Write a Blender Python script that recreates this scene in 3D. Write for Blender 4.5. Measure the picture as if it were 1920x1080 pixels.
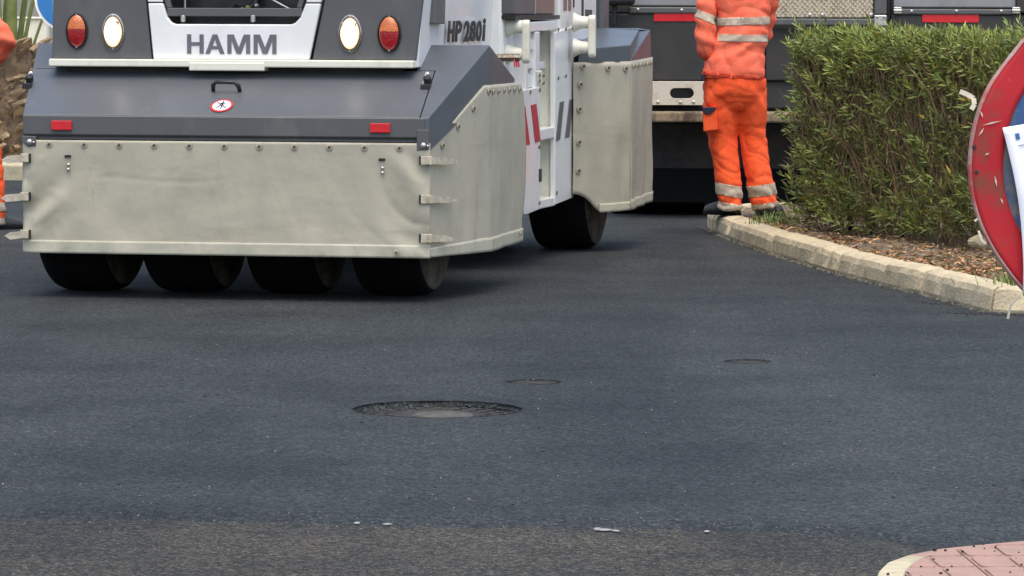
import bpy, bmesh, math, random
from mathutils import Vector, Matrix, noise
random.seed(7)
R = math.radians
for o in list(bpy.data.objects): bpy.data.objects.remove(o)
SC = bpy.context.scene
COL = SC.collection

# ------------------------------------------------------------------ camera
F, CH, ROLL = 7500.0, 1.4, 0.003                 # focal length in photo pixels, eye height
PITCH = math.atan((540-23)/F)
fw = Vector((0, math.cos(PITCH), -math.sin(PITCH)))
_r0 = Vector((1, 0, 0)); _u0 = _r0.cross(fw)
rt = math.cos(ROLL)*_r0 + math.sin(ROLL)*_u0
up = -math.sin(ROLL)*_r0 + math.cos(ROLL)*_u0
CP = Vector((0, 0, CH))
cam_data = bpy.data.cameras.new('camera'); cam = bpy.data.objects.new('camera', cam_data); COL.objects.link(cam)
cam_data.sensor_width = 36; cam_data.lens = 36*F/1920
cam_data.clip_start = .1; cam_data.clip_end = 3000
m3 = Matrix((rt, up, -fw)).transposed()
cam.matrix_world = Matrix.Translation(CP) @ m3.to_4x4()
SC.camera = cam

# ------------------------------------------------------------------ sky, sun, exposure
SUN_EL, SUN_AZ = R(70), R(172)                    # azimuth clockwise from +Y
w = bpy.data.worlds.new('World'); SC.world = w; w.use_nodes = True
nt = w.node_tree; bg = nt.nodes['Background']
sk = nt.nodes.new('ShaderNodeTexSky'); sk.sky_type = 'NISHITA'; sk.sun_disc = False
sk.sun_elevation = SUN_EL; sk.sun_rotation = SUN_AZ; sk.air_density = 1.0; sk.dust_density = 3.5; sk.ozone_density = 1.0
nt.links.new(sk.outputs[0], bg.inputs[0]); bg.inputs[1].default_value = 0.15
sl = bpy.data.lights.new('sun', 'SUN'); sl.energy = 0.88; sl.angle = R(60); sl.color = (1, .92, .77)
so = bpy.data.objects.new('sun', sl); COL.objects.link(so)
sd = Vector((math.sin(SUN_AZ)*math.cos(SUN_EL), math.cos(SUN_AZ)*math.cos(SUN_EL), math.sin(SUN_EL)))
so.rotation_euler = sd.to_track_quat('Z', 'Y').to_euler(); so.location = (-4, 4, 20)
SC.view_settings.view_transform = 'Standard'; SC.view_settings.look = 'None'
SC.view_settings.gamma = 1; SC.view_settings.use_curve_mapping = False
SC.view_settings.exposure = 1.07

# ------------------------------------------------------------------ pixel helpers (photo pixels 1920x1080)
def ray(x, y): return fw + (x-960)/F*rt - (y-540)/F*up
def G(x, y, z=0.0):
    d = ray(x, y); return CP + d*((z-CH)/d.z)
def P(x, y, Y):
    d = ray(x, y); return CP + d*(Y/d.y)

# ------------------------------------------------------------------ materials
def mat(name, col, rough=.5, metal=0.0, var=0.0, vs=6.0, col2=None, bump=0.0, bs=60.0, spec=.5, coat=0.0,
        emit=None, es=0.0, trans=0.0, rvar=0.0, stretch=None, detail=5.0, mask=(.4, .62), attr=None, bdist=.01, stain=None, crough=.08):
    """procedural principled material: noise mottling col->col2, roughness variation, fine bump"""
    m = bpy.data.materials.new(name); m.use_nodes = True
    t = m.node_tree; b = t.nodes['Principled BSDF']; N = t.nodes.new; Lk = t.links.new
    b.inputs['Base Color'].default_value = (*col, 1)
    b.inputs['Roughness'].default_value = rough; b.inputs['Metallic'].default_value = metal
    b.inputs['Specular IOR Level'].default_value = spec
    b.inputs['Coat Weight'].default_value = coat; b.inputs['Coat Roughness'].default_value = crough
    if trans: b.inputs['Transmission Weight'].default_value = trans
    if emit: b.inputs['Emission Color'].default_value = (*emit, 1); b.inputs['Emission Strength'].default_value = es
    tc = N('ShaderNodeTexCoord'); mp = N('ShaderNodeMapping'); Lk(tc.outputs['Object'], mp.inputs[0])
    if stretch: mp.inputs['Scale'].default_value = stretch
    if col2 is None and var: col2 = tuple(c*(1-var) for c in col)
    if col2 is not None:
        n = N('ShaderNodeTexNoise'); n.inputs['Scale'].default_value = vs; n.inputs['Detail'].default_value = detail
        n.inputs['Roughness'].default_value = .65
        Lk(mp.outputs[0], n.inputs['Vector'])
        r = N('ShaderNodeMapRange'); r.inputs[1].default_value = mask[0]; r.inputs[2].default_value = mask[1]
        Lk(n.outputs[0], r.inputs[0])
        x = N('ShaderNodeMix'); x.data_type = 'RGBA'; x.inputs[6].default_value = (*col, 1); x.inputs[7].default_value = (*col2, 1)
        Lk(r.outputs[0], x.inputs[0]); src = x.outputs[2]
        if attr:
            a = N('ShaderNodeAttribute'); a.attribute_name = attr
            mm = N('ShaderNodeMix'); mm.data_type = 'RGBA'; mm.blend_type = 'MULTIPLY'; mm.inputs[0].default_value = 1
            Lk(src, mm.inputs[6]); Lk(a.outputs['Color'], mm.inputs[7]); src = mm.outputs[2]
        for sc_, sv, ss, lo_, hi_ in (stain or ()):       # dirt with a shape of its own: colour, scale, stretch, thresholds
            mp2 = N('ShaderNodeMapping'); Lk(tc.outputs['Object'], mp2.inputs[0]); mp2.inputs['Scale'].default_value = ss; mp2.inputs['Location'].default_value = (sv, 2.7, .3)
            n3 = N('ShaderNodeTexNoise'); n3.inputs['Scale'].default_value = sv; n3.inputs['Detail'].default_value = 8; n3.inputs['Roughness'].default_value = .7; Lk(mp2.outputs[0], n3.inputs['Vector'])
            r3 = N('ShaderNodeMapRange'); r3.inputs[1].default_value = lo_; r3.inputs[2].default_value = hi_; r3.inputs[4].default_value = .85; Lk(n3.outputs[0], r3.inputs[0])
            x3 = N('ShaderNodeMix'); x3.data_type = 'RGBA'; x3.inputs[7].default_value = (*sc_, 1); Lk(r3.outputs[0], x3.inputs[0]); Lk(src, x3.inputs[6]); src = x3.outputs[2]
        Lk(src, b.inputs['Base Color'])
        if rvar:
            q = N('ShaderNodeMapRange'); q.inputs[3].default_value = rough; q.inputs[4].default_value = min(1, rough+rvar)
            Lk(n.outputs[0], q.inputs[0]); Lk(q.outputs[0], b.inputs['Roughness'])
    elif attr:
        a = N('ShaderNodeAttribute'); a.attribute_name = attr; Lk(a.outputs['Color'], b.inputs['Base Color'])
    if bump:
        n2 = N('ShaderNodeTexNoise'); n2.inputs['Scale'].default_value = bs; n2.inputs['Detail'].default_value = 4
        Lk(mp.outputs[0], n2.inputs['Vector'])
        bp = N('ShaderNodeBump'); bp.inputs['Strength'].default_value = bump; bp.inputs['Distance'].default_value = bdist
        Lk(n2.outputs[0], bp.inputs['Height']); Lk(bp.outputs[0], b.inputs['Normal'])
    return m

def asphalt(name, c_lo, c_hi, patch, pmask, rough=.78, stone=.55, tint=None):
    """voronoi aggregate in dark binder, with broad patches and a fine bump"""
    m = bpy.data.materials.new(name); m.use_nodes = True
    t = m.node_tree; b = t.nodes['Principled BSDF']; N = t.nodes.new; Lk = t.links.new
    tc = N('ShaderNodeTexCoord')
    v = N('ShaderNodeTexVoronoi'); v.inputs['Scale'].default_value = 95; Lk(tc.outputs['Object'], v.inputs['Vector'])
    v2 = N('ShaderNodeTexVoronoi'); v2.inputs['Scale'].default_value = 210; Lk(tc.outputs['Object'], v2.inputs['Vector'])
    sep = N('ShaderNodeSeparateColor'); Lk(v.outputs['Color'], sep.inputs[0])
    sep2 = N('ShaderNodeSeparateColor'); Lk(v2.outputs['Color'], sep2.inputs[0])
    av = N('ShaderNodeMath'); av.operation = 'MULTIPLY'; Lk(sep.outputs[0], av.inputs[0]); Lk(sep2.outputs[1], av.inputs[1])
    pw = N('ShaderNodeMath'); pw.operation = 'POWER'; pw.inputs[1].default_value = 1.35; Lk(av.outputs[0], pw.inputs[0])
    x = N('ShaderNodeMix'); x.data_type = 'RGBA'; x.inputs[6].default_value = (*c_lo, 1); x.inputs[7].default_value = (*c_hi, 1)
    Lk(pw.outputs[0], x.inputs[0])
    n = N('ShaderNodeTexNoise'); n.inputs['Scale'].default_value = 1.1; n.inputs['Detail'].default_value = 7; n.inputs['Roughness'].default_value = .62
    Lk(tc.outputs['Object'], n.inputs['Vector'])
    r = N('ShaderNodeMapRange'); r.inputs[1].default_value = pmask[0]; r.inputs[2].default_value = pmask[1]; Lk(n.outputs[0], r.inputs[0])
    x2 = N('ShaderNodeMix'); x2.data_type = 'RGBA'; x2.blend_type = 'MULTIPLY'; x2.inputs[7].default_value = (*patch, 1)
    Lk(r.outputs[0], x2.inputs[0]); Lk(x.outputs[2], x2.inputs[6]); Lk(x2.outputs[2], b.inputs['Base Color'])
    # lanes left by the rolling, along the road, and broader faint patches of darker tone
    src = x2.outputs[2]
    for sc2, rz2, lo2, hi2, cc in ((1.6, -.18, .42, .62, (.80, .81, .83)), (.5, -.18, .40, .62, (.82, .83, .84))):
        mp = N('ShaderNodeMapping'); Lk(tc.outputs['Object'], mp.inputs[0]); mp.inputs['Rotation'].default_value = (0, 0, rz2); mp.inputs['Scale'].default_value = (1, .07, 1); mp.inputs['Location'].default_value = (sc2*3, 1, 0)
        nn = N('ShaderNodeTexNoise'); nn.inputs['Scale'].default_value = sc2; nn.inputs['Detail'].default_value = 5; Lk(mp.outputs[0], nn.inputs['Vector'])
        rr = N('ShaderNodeMapRange'); rr.inputs[1].default_value = lo2; rr.inputs[2].default_value = hi2; Lk(nn.outputs[0], rr.inputs[0])
        xx = N('ShaderNodeMix'); xx.data_type = 'RGBA'; xx.blend_type = 'MULTIPLY'; xx.inputs[7].default_value = (*cc, 1); Lk(rr.outputs[0], xx.inputs[0]); Lk(src, xx.inputs[6]); src = xx.outputs[2]
    Lk(src, b.inputs['Base Color'])
    b.inputs['Specular IOR Level'].default_value = .16
    q = N('ShaderNodeMapRange'); q.inputs[3].default_value = rough-.12; q.inputs[4].default_value = rough+.1
    Lk(sep.outputs[1], q.inputs[0]); Lk(q.outputs[0], b.inputs['Roughness'])
    bp = N('ShaderNodeBump'); bp.inputs['Strength'].default_value = stone; bp.inputs['Distance'].default_value = .006
    hh = N('ShaderNodeMath'); hh.operation = 'ADD'; Lk(v.outputs['Distance'], hh.inputs[0]); Lk(av.outputs[0], hh.inputs[1])
    Lk(hh.outputs[0], bp.inputs['Height']); Lk(bp.outputs[0], b.inputs['Normal'])
    return m

M = {}
M['fresh'] = asphalt('fresh_asphalt', (.0215, .0252, .0250), (.128, .145, .140), (.66, .67, .70), (.42, .66))
M['old'] = asphalt('old_asphalt', (.028, .028, .0255), (.245, .212, .152), (.60, .68, .76), (.40, .57), rough=.85)
M['tarp'] = mat('vinyl_tarp', (.405, .378, .285), .5, var=.12, vs=3.5, bump=.22, bs=11, rvar=.25, bdist=.015, stain=[((.23, .20, .13), 5, (1, 1, .22), .60, .80), ((.10, .09, .07), 16, (1, 1, .8), .70, .78), ((.27, .25, .18), 2.2, (.35, .35, 2.6), .54, .75)])
M['hem'] = mat('vinyl_hem', (.45, .43, .325), .5, var=.15, vs=9, bump=.2, bs=14, rvar=.2, stain=[((.20, .175, .12), 7, (1, 1, 1), .56, .76), ((.07, .065, .055), 22, (1, 1, 1), .66, .74)])
M['strap'] = mat('webbing_strap', (.54, .48, .36), .85, var=.3, vs=25, bump=.4, bs=200)
M['grey'] = mat('grey_paint', (.078, .087, .096), .38, var=.12, vs=3, rvar=.14, coat=.25, crough=.28, bump=.02, bs=30, stain=[((.16, .15, .13), 4, (1, 1, .5), .56, .82)])
M['panel'] = mat('dark_grey_panel', (.088, .090, .090), .38, var=.08, vs=4, rvar=.12, bump=.02, bs=30, stain=[((.15, .145, .13), 5, (1, 1, .4), .56, .82)])
M['white'] = mat('white_paint', (.76, .77, .74), .30, var=.07, vs=5, coat=.3, rvar=.15, stain=[((.52, .48, .38), 6, (1, 1, .35), .60, .82)])
M['cream'] = mat('cream_paint', (.70, .69, .57), .4, col2=(.55, .52, .40), vs=7, mask=(.5, .75), rvar=.15)
M['letter'] = mat('letter_grey', (.13, .13, .15), .5, var=.15, vs=20)
M['black'] = mat('black_print', (.012, .012, .013), .5, var=.2, vs=20)
M['rubber'] = mat('tyre_rubber', (.0065, .0065, .007), .85, var=.3, vs=12, bump=.3, bs=90, spec=.15)
M['rubside'] = mat('tyre_sidewall_dusty', (.15, .125, .095), .95, col2=(.06, .052, .042), vs=9, spec=.1, bump=.2, bs=60)
M['blackp'] = mat('black_plastic', (.018, .018, .019), .45, var=.3, vs=30, bump=.1, bs=120)
M['dark'] = mat('grime_and_shade', (.02, .019, .018), .8, col2=(.045, .038, .03), vs=8, bump=.3, bs=30)
M['steel'] = mat('zinc_steel', (.62, .60, .55), .32, metal=.9, var=.3, vs=60, rvar=.25)
M['rivet'] = mat('dull_rivet', (.30, .27, .21), .38, metal=.75, col2=(.16, .12, .08), vs=90, rvar=.3)
M['washer'] = mat('pale_washer', (.52, .48, .38), .45, metal=.35, col2=(.30, .25, .17), vs=90, rvar=.3)
M['rivetdark'] = mat('rivet_head', (.16, .13, .09), .4, metal=.5, col2=(.07, .05, .035), vs=120)
M['red_refl'] = mat('red_reflector', (.62, .012, .02), .3, var=.2, vs=60, bump=.15, bs=260, coat=.4)
M['red_paint'] = mat('red_decal', (.50, .025, .05), .4, var=.1, vs=20)
M['grey_dec'] = mat('grey_decal', (.075, .08, .09), .4, var=.1, vs=20)
M['amber'] = mat('amber_lens', (.46, .10, .012), .16, var=.45, vs=60, bump=.5, bs=110, coat=.5, emit=(1, .25, .02), es=.10)
M['redlens'] = mat('red_lens', (.24, .004, .009), .14, var=.5, vs=50, bump=.5, bs=110, coat=.5, emit=(1, .02, .02), es=.05)
M['lit'] = mat('lit_white_lens', (.82, .66, .48), .2, var=.15, vs=60, bump=.4, bs=110, emit=(1, .62, .30), es=.55)
M['bulb'] = mat('lit_bulb', (.9, .86, .74), .2, var=.1, vs=60, emit=(1, .88, .64), es=1.6)
M['chrome'] = mat('lamp_ring', (.5, .46, .42), .25, metal=.8, var=.2, vs=50)
M['whiteprint'] = mat('white_print', (.86, .84, .84), .4, var=.05, vs=50)
M['hivis'] = mat('orange_hivis_cloth', (.92, .190, .105), .9, col2=(.86, .150, .075), vs=14, bump=.35, bs=120, spec=.25)
M['hivis2'] = mat('orange_hivis_trousers', (.92, .125, .036), .9, col2=(.80, .090, .024), vs=12, bump=.35, bs=120, spec=.25)
M['tape'] = mat('retroreflective_tape', (.82, .77, .60), .5, col2=(.66, .62, .49), vs=40, bump=.2, bs=200)
M['navy'] = mat('navy_cloth', (.022, .024, .05), .9, var=.3, vs=60, bump=.3, bs=200)
M['skin'] = mat('skin', (.50, .29, .20), .5, var=.12, vs=30)
M['hair'] = mat('dark_hair', (.03, .022, .016), .6, var=.4, vs=80, bump=.5, bs=120)
M['boot'] = mat('black_boot', (.022, .024, .027), .55, col2=(.05, .048, .042), vs=30, bump=.3, bs=120)
M['kerb'] = mat('kerb_stone', (.52, .44, .285), .9, col2=(.38, .32, .205), vs=9, bump=.7, bs=70, mask=(.38, .7), detail=8, stain=[((.16, .135, .095), 8, (1, 1, .6), .58, .76)])
M['mortar'] = mat('mortar', (.15, .135, .105), .95, col2=(.07, .065, .055), vs=30, bump=.8, bs=60)
M['soil'] = mat('dry_soil', (.20, .15, .095), .97, col2=(.10, .075, .05), vs=14, bump=1.0, bs=60, detail=8)
M['litter'] = mat('dry_leaf', (.25, .165, .09), .8, col2=(.34, .27, .18), vs=22, attr='tint')
M['leaf'] = mat('hedge_leaf', (.165, .218, .058), .5, col2=(.120, .165, .047), vs=3, attr='tint')
M['twig'] = mat('hedge_twig', (.27, .185, .10), .9, col2=(.16, .11, .065), vs=30, attr='tint')
M['cutstem'] = mat('cut_stem', (.23, .22, .075), .7, col2=(.15, .14, .05), vs=12)
M['signred'] = mat('worn_red_sign', (.42, .016, .024), .6, col2=(.20, .06, .04), vs=9, mask=(.53, .68), detail=9, rvar=.2, spec=.3, stain=[((.42, .26, .22), 26, (1, 1, 1), .63, .70), ((.13, .03, .025), 5, (1, 1, .5), .60, .74)])
M['signblue'] = mat('worn_blue_sign', (.028, .085, .21), .55, col2=(.17, .17, .15), vs=7, mask=(.46, .56), rvar=.35, detail=7)
M['signedge'] = mat('sign_edge', (.40, .30, .26), .6, metal=.1, col2=(.42, .08, .07), vs=25)
M['galv'] = mat('galvanised', (.42, .43, .42), .45, metal=.7, var=.2, vs=20)
M['paper'] = mat('paper', (.80, .82, .87), .7, var=.04, vs=9, bump=.15, bs=8)
M['blueink'] = mat('blue_ink', (.03, .12, .32), .6, var=.1, vs=30)
M['plastic'] = mat('old_cable_tie', (.62, .56, .42), .5, var=.2, vs=40)
M['pink'] = mat('pink_paving', (.35, .215, .17), .9, col2=(.29, .19, .15), vs=9, bump=.45, bs=90, mask=(.35, .7), stain=[((.20, .15, .12), 9, (1, 1, 1), .57, .74), ((.05, .045, .04), 40, (1, 1, 1), .66, .72)])
M['palekerb'] = mat('pale_kerb', (.46, .41, .27), .9, col2=(.34, .30, .20), vs=8, bump=.5, bs=70, stain=[((.12, .105, .08), 14, (1, 1, 1), .60, .74)])
M['paver'] = mat('charcoal_machine', (.024, .025, .024), .5, col2=(.034, .031, .026), vs=4, rvar=.25, bump=.1, bs=40)
M['pavergrey'] = mat('grey_machine', (.24, .25, .255), .4, col2=(.19, .18, .165), vs=3, rvar=.2)
M['plate'] = mat('cream_bumper', (.56, .51, .40), .55, col2=(.30, .24, .16), vs=9, mask=(.55, .75), rvar=.2, bump=.2, bs=30)
M['rust'] = mat('rusty_beam', (.25, .19, .115), .85, col2=(.085, .055, .035), vs=13, mask=(.42, .6), bump=.6, bs=50, stretch=(1, 1, .35))
M['tread'] = mat('aluminium_tread', (.50, .43, .30), .5, metal=.35, col2=(.25, .18, .10), vs=12, mask=(.50, .70), rvar=.25)
M['treadbar'] = mat('aluminium_bar', (.78, .72, .56), .35, metal=.5, var=.2, vs=20)
M['wall'] = mat('white_render', (.72, .70, .60), .9, var=.12, vs=2, bump=.3, bs=40)
M['building'] = mat('grey_green_render', (.24, .25, .215), .9, var=.15, vs=1, bump=.3, bs=20)
M['bark'] = mat('palm_fibre', (.21, .145, .085), .95, col2=(.09, .06, .038), vs=14, bump=.9, bs=50)
M['leafbase'] = mat('palm_leaf_base', (.34, .25, .15), .9, col2=(.16, .11, .065), vs=11, bump=.6, bs=60)
M['petiole'] = mat('palm_petiole', (.18, .21, .05), .5, col2=(.12, .15, .04), vs=9)
M['iron'] = mat('cast_iron', (.058, .056, .052), .9, col2=(.030, .030, .029), vs=18, bump=.6, bs=80, spec=.08)
M['ironcap'] = mat('dusty_cap', (.105, .10, .09), .95, spec=.08, col2=(.07, .068, .062), vs=18, bump=.4, bs=90)
M['pebble'] = mat('pebble', (.30, .28, .24), .9, col2=(.10, .10, .10), vs=2)
M['crumb'] = mat('asphalt_crumb', (.016, .016, .018), .7, var=.3, vs=40)
M['flake'] = mat('paint_flake', (.30, .30, .30), .8, var=.35, vs=60)
M['glass'] = mat('engine_bay', (.012, .013, .012), .35, col2=(.03, .035, .028), vs=9)
M['brown'] = mat('brown_panel', (.19, .135, .11), .4, var=.15, vs=5)

# ------------------------------------------------------------------ mesh helpers
class MB:
    def __init__(s): s.v = []; s.f = []
    def add(s, vs, fs):
        k = len(s.v); s.v += [tuple(p) for p in vs]; s.f += [tuple(i+k for i in f) for f in fs]; return s
    def box(s, x0, x1, y0, y1, z0, z1):
        p = [(x, y, z) for z in (z0, z1) for y in (y0, y1) for x in (x0, x1)]
        return s.add(p, [(0, 2, 3, 1), (4, 5, 7, 6), (0, 1, 5, 4), (2, 6, 7, 3), (0, 4, 6, 2), (1, 3, 7, 5)])
    def prism(s, poly, d):
        """closed polygon (3D points) extruded by vector d"""
        d = Vector(d); n = len(poly); a = [Vector(p) for p in poly]
        return s.add(a+[p+d for p in a], [tuple(range(n-1, -1, -1)), tuple(range(n, 2*n))] + [(i, (i+1) % n, (i+1) % n+n, i+n) for i in range(n)])
    def tube(s, pts, rad, n=8, caps=True):
        pts = [Vector(p) for p in pts]; rad = rad if isinstance(rad, (list, tuple)) else [rad]*len(pts)
        vs = []; prev = None
        for i, p in enumerate(pts):
            t = (pts[min(i+1, len(pts)-1)]-pts[max(i-1, 0)]).normalized()
            if prev is None:
                a = Vector((0, 0, 1)) if abs(t.z) < .9 else Vector((1, 0, 0)); nrm = t.cross(a).normalized()
            else:
                nrm = (prev - t*prev.dot(t)).normalized()
            prev = nrm; bn = t.cross(nrm)
            vs += [p+rad[i]*(math.cos(2*math.pi*k/n)*nrm+math.sin(2*math.pi*k/n)*bn) for k in range(n)]
        fs = [(i*n+k, i*n+(k+1) % n, (i+1)*n+(k+1) % n, (i+1)*n+k) for i in range(len(pts)-1) for k in range(n)]
        if caps: fs += [tuple(range(n-1, -1, -1)), tuple(range((len(pts)-1)*n, len(pts)*n))]
        return s.add(vs, fs)
    def lathe(s, prof, origin, axis, n=32, ref=None):
        """prof: (radius, height along axis)"""
        o = Vector(origin); a = Vector(axis).normalized()
        e = Vector((0, 0, 1)) if abs(a.z) < .9 else Vector((1, 0, 0)); p = a.cross(e).normalized(); q = a.cross(p)
        vs = [o+a*h+r*(math.cos(2*math.pi*k/n)*p+math.sin(2*math.pi*k/n)*q) for r, h in prof for k in range(n)]
        fs = [(i*n+k, i*n+(k+1) % n, (i+1)*n+(k+1) % n, (i+1)*n+k) for i in range(len(prof)-1) for k in range(n)]
        fs += [tuple(range(n-1, -1, -1)), tuple(range((len(prof)-1)*n, len(prof)*n))]
        return s.add(vs, fs)
    def grid(s, fn, nu, nv):
        vs = [fn(i/nu, j/nv) for j in range(nv+1) for i in range(nu+1)]
        fs = [(j*(nu+1)+i, j*(nu+1)+i+1, (j+1)*(nu+1)+i+1, (j+1)*(nu+1)+i) for j in range(nv) for i in range(nu)]
        return s.add(vs, fs)
    def mesh(s, name, m, smooth=False, fix=True):
        me = bpy.data.meshes.new(name); me.from_pydata(s.v, [], s.f); me.materials.append(m)
        if fix:
            b = bmesh.new(); b.from_mesh(me); bmesh.ops.recalc_face_normals(b, faces=b.faces); b.to_mesh(me); b.free()
        if smooth: me.polygons.foreach_set('use_smooth', [True]*len(me.polygons))
        me.update(); return me
    def build(s, name, m, parent=None, smooth=False, bevel=0, solid=0, fix=True, label=None, seg=2):
        o = bpy.data.objects.new(name, s.mesh(name, m, smooth, fix)); COL.objects.link(o)
        if parent is not None: o.parent = parent
        if solid:
            q = o.modifiers.new('solid', 'SOLIDIFY'); q.thickness = solid; q.offset = 0
        if bevel:
            q = o.modifiers.new('bevel', 'BEVEL'); q.width = bevel; q.segments = seg; q.limit_method = 'ANGLE'; q.angle_limit = R(40)
        if label: o['label'] = label
        return o

def inst(src, name, parent, loc, rot=(0, 0, 0), scale=(1, 1, 1)):
    """another object on shared mesh data"""
    o = bpy.data.objects.new(name, src); COL.objects.link(o); o.parent = parent
    o.location = loc; o.rotation_euler = rot; o.scale = scale; return o
def empty(name, loc=(0, 0, 0), rz=0.0):
    o = bpy.data.objects.new(name, None); COL.objects.link(o); o.location = loc; o.rotation_euler = (0, 0, rz); o.empty_display_size = .2; return o
def tag(o, label=None, cat=None, group=None, kind=None):
    if label: o['label'] = label
    if cat: o['category'] = cat
    if group: o['group'] = group
    if kind: o['kind'] = kind
    return o
def disc(mb, c, rx, rz, fmap, n=24, d=.004):
    """flat elliptical plate; fmap(a, b, c) -> 3D, thickness d towards c"""
    p = [fmap(c[0]+rx*math.cos(2*math.pi*k/n), c[1]+rz*math.sin(2*math.pi*k/n), 0) for k in range(n)]
    dv = Vector(fmap(c[0], c[1], d))-Vector(fmap(c[0], c[1], 0))
    return mb.prism(p, dv)
def text_obj(s, name, m, parent, fmap, x0, x1, y0, y1, bold=.0, depth=.002, shear=0.0):
    cu = bpy.data.curves.new('lettering', 'FONT'); cu.body = s; cu.offset = bold; cu.extrude = .01; cu.resolution_u = 4; cu.shear = shear
    ob = bpy.data.objects.new('lettering', cu); COL.objects.link(ob)
    bpy.context.view_layer.update()
    me = bpy.data.meshes.new_from_object(ob.evaluated_get(bpy.context.evaluated_depsgraph_get()))
    bpy.data.objects.remove(ob)
    xs = [v.co.x for v in me.vertices]; ys = [v.co.y for v in me.vertices]
    ax, bx_, ay, by = min(xs), max(xs), min(ys), max(ys)
    for v in me.vertices:
        a = x0+(v.co.x-ax)/(bx_-ax)*(x1-x0); b = y0+(v.co.y-ay)/(by-ay)*(y1-y0); c = depth if v.co.z > 0 else 0.0
        v.co = fmap(a, b, c)
    me.materials.clear(); me.materials.append(m)
    o = bpy.data.objects.new(name, me); COL.objects.link(o); o.parent = parent; return o
def col_attr(me, cols):
    """one colour per face"""
    a = me.color_attributes.new('tint', 'FLOAT_COLOR', 'CORNER'); buf = []
    for p, c in zip(me.polygons, cols): buf += [c[0], c[1], c[2], 1.0]*p.loop_total
    a.data.foreach_set('color', buf)

# ================================================================== SETTING
def sheet(xs, ys, z, holes):
    """flat sheet of rectangles, leaving out the square cells of the holes (cx, cy, half)"""
    mb = MB()
    for cx, cy, h in holes: xs = xs+[cx-h, cx+h]; ys = ys+[cy-h, cy+h]
    xs = sorted(set(xs)); ys = sorted(set(ys))
    idx = {}
    for j, y in enumerate(ys):
        for i, x in enumerate(xs): idx[i, j] = len(mb.v); mb.v.append((x, y, z))
    for j in range(len(ys)-1):
        for i in range(len(xs)-1):
            mx, my = (xs[i]+xs[i+1])/2, (ys[j]+ys[j+1])/2
            if any(abs(mx-cx) < h and abs(my-cy) < h for cx, cy, h in holes): continue
            mb.f.append((idx[i, j], idx[i+1, j], idx[i+1, j+1], idx[i, j+1]))
    return mb
def gpx(x, y): g = G(x, y); return g.x, g.y
MAN = (*gpx(820, 767), .300); VAL1 = (*gpx(1000, 716), .105); VAL2 = (*gpx(1402, 677.5), .095)
HOLES = [(x, y, r*1.25) for x, y, r in (MAN, VAL1, VAL2)]
tag(sheet([-600., 600.], [-600., 600.], -.012, HOLES).build('ground', M['old'], fix=False), kind='structure')

edge_px = [(-200, 957), (0, 961), (250, 965), (500, 968), (700, 975), (1000, 977), (1300, 983), (1500, 988), (1640, 1000), (1760, 1020), (1960, 1020), (2300, 1020)]
edge = [gpx(*p) for p in edge_px]
edge = [(-40., edge[0][1]+.3)]+edge+[(40., edge[-1][1])]
def edge_y(x):
    for (x0, y0), (x1, y1) in zip(edge, edge[1:]):
        if x0 <= x <= x1: return y0+(y1-y0)*(x-x0)/(x1-x0)
    return edge[-1][1]
Y1 = 11.6
road = sheet([-40., 40.], [Y1, 60.], 0.0, HOLES)
xs = [-40, -8, -3]+[-3+6*i/900 for i in range(1, 900)]+[3, 8, 40]
k = len(road.v)
for x in xs:
    j = .022*noise.noise((x*9, 1, 0))+.020*noise.noise((x*37, 5, 0))+.04*noise.noise((x*2, 9, 0)) + .014*random.uniform(-1, 1)
    ye = edge_y(x)+j
    road.v += [(x, ye-.035, -.0125), (x, ye, -.0085), (x, ye+.09, 0), (x, Y1, 0)]
for i in range(len(xs)-1):
    a = k+4*i; b = a+4
    road.f += [(a+q, b+q, b+q+1, a+q+1) for q in range(3)]
for cx, cy, r in (MAN, VAL1, VAL2):          # the ring of road between square cell and round opening
    h = r*1.25; n = 48; ring = []; sq = []
    for i in range(n):
        a = 2*math.pi*(i+.5)/n; c, s_ = math.cos(a), math.sin(a); rr = r*(1+.012*random.uniform(-1, 1)); q = h/max(abs(c), abs(s_))
        ring.append((cx+rr*c, cy+rr*s_, 0)); sq.append((cx+q*c, cy+q*s_, 0))
    cor = [(cx+h, cy+h, 0), (cx-h, cy+h, 0), (cx-h, cy-h, 0), (cx+h, cy-h, 0)]
    k = len(road.v); road.v += ring+sq+cor
    for i in range(n):
        j = (i+1) % n; road.f.append((k+i, k+n+i, k+n+j, k+j))
    for q, i in enumerate((n//8-1, 3*n//8-1, 5*n//8-1, 7*n//8-1)):
        road.f.append((k+n+i, k+2*n+q, k+n+(i+1) % n))
ro = road.build('road', M['fresh'], fix=False); tag(ro, kind='structure')
bmx = bmesh.new(); bmx.from_mesh(ro.data)
for f in bmx.faces:
    f.normal_update()
    if f.normal.z < 0: f.normal_flip()
bmx.to_mesh(ro.data); bmx.free()

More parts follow.
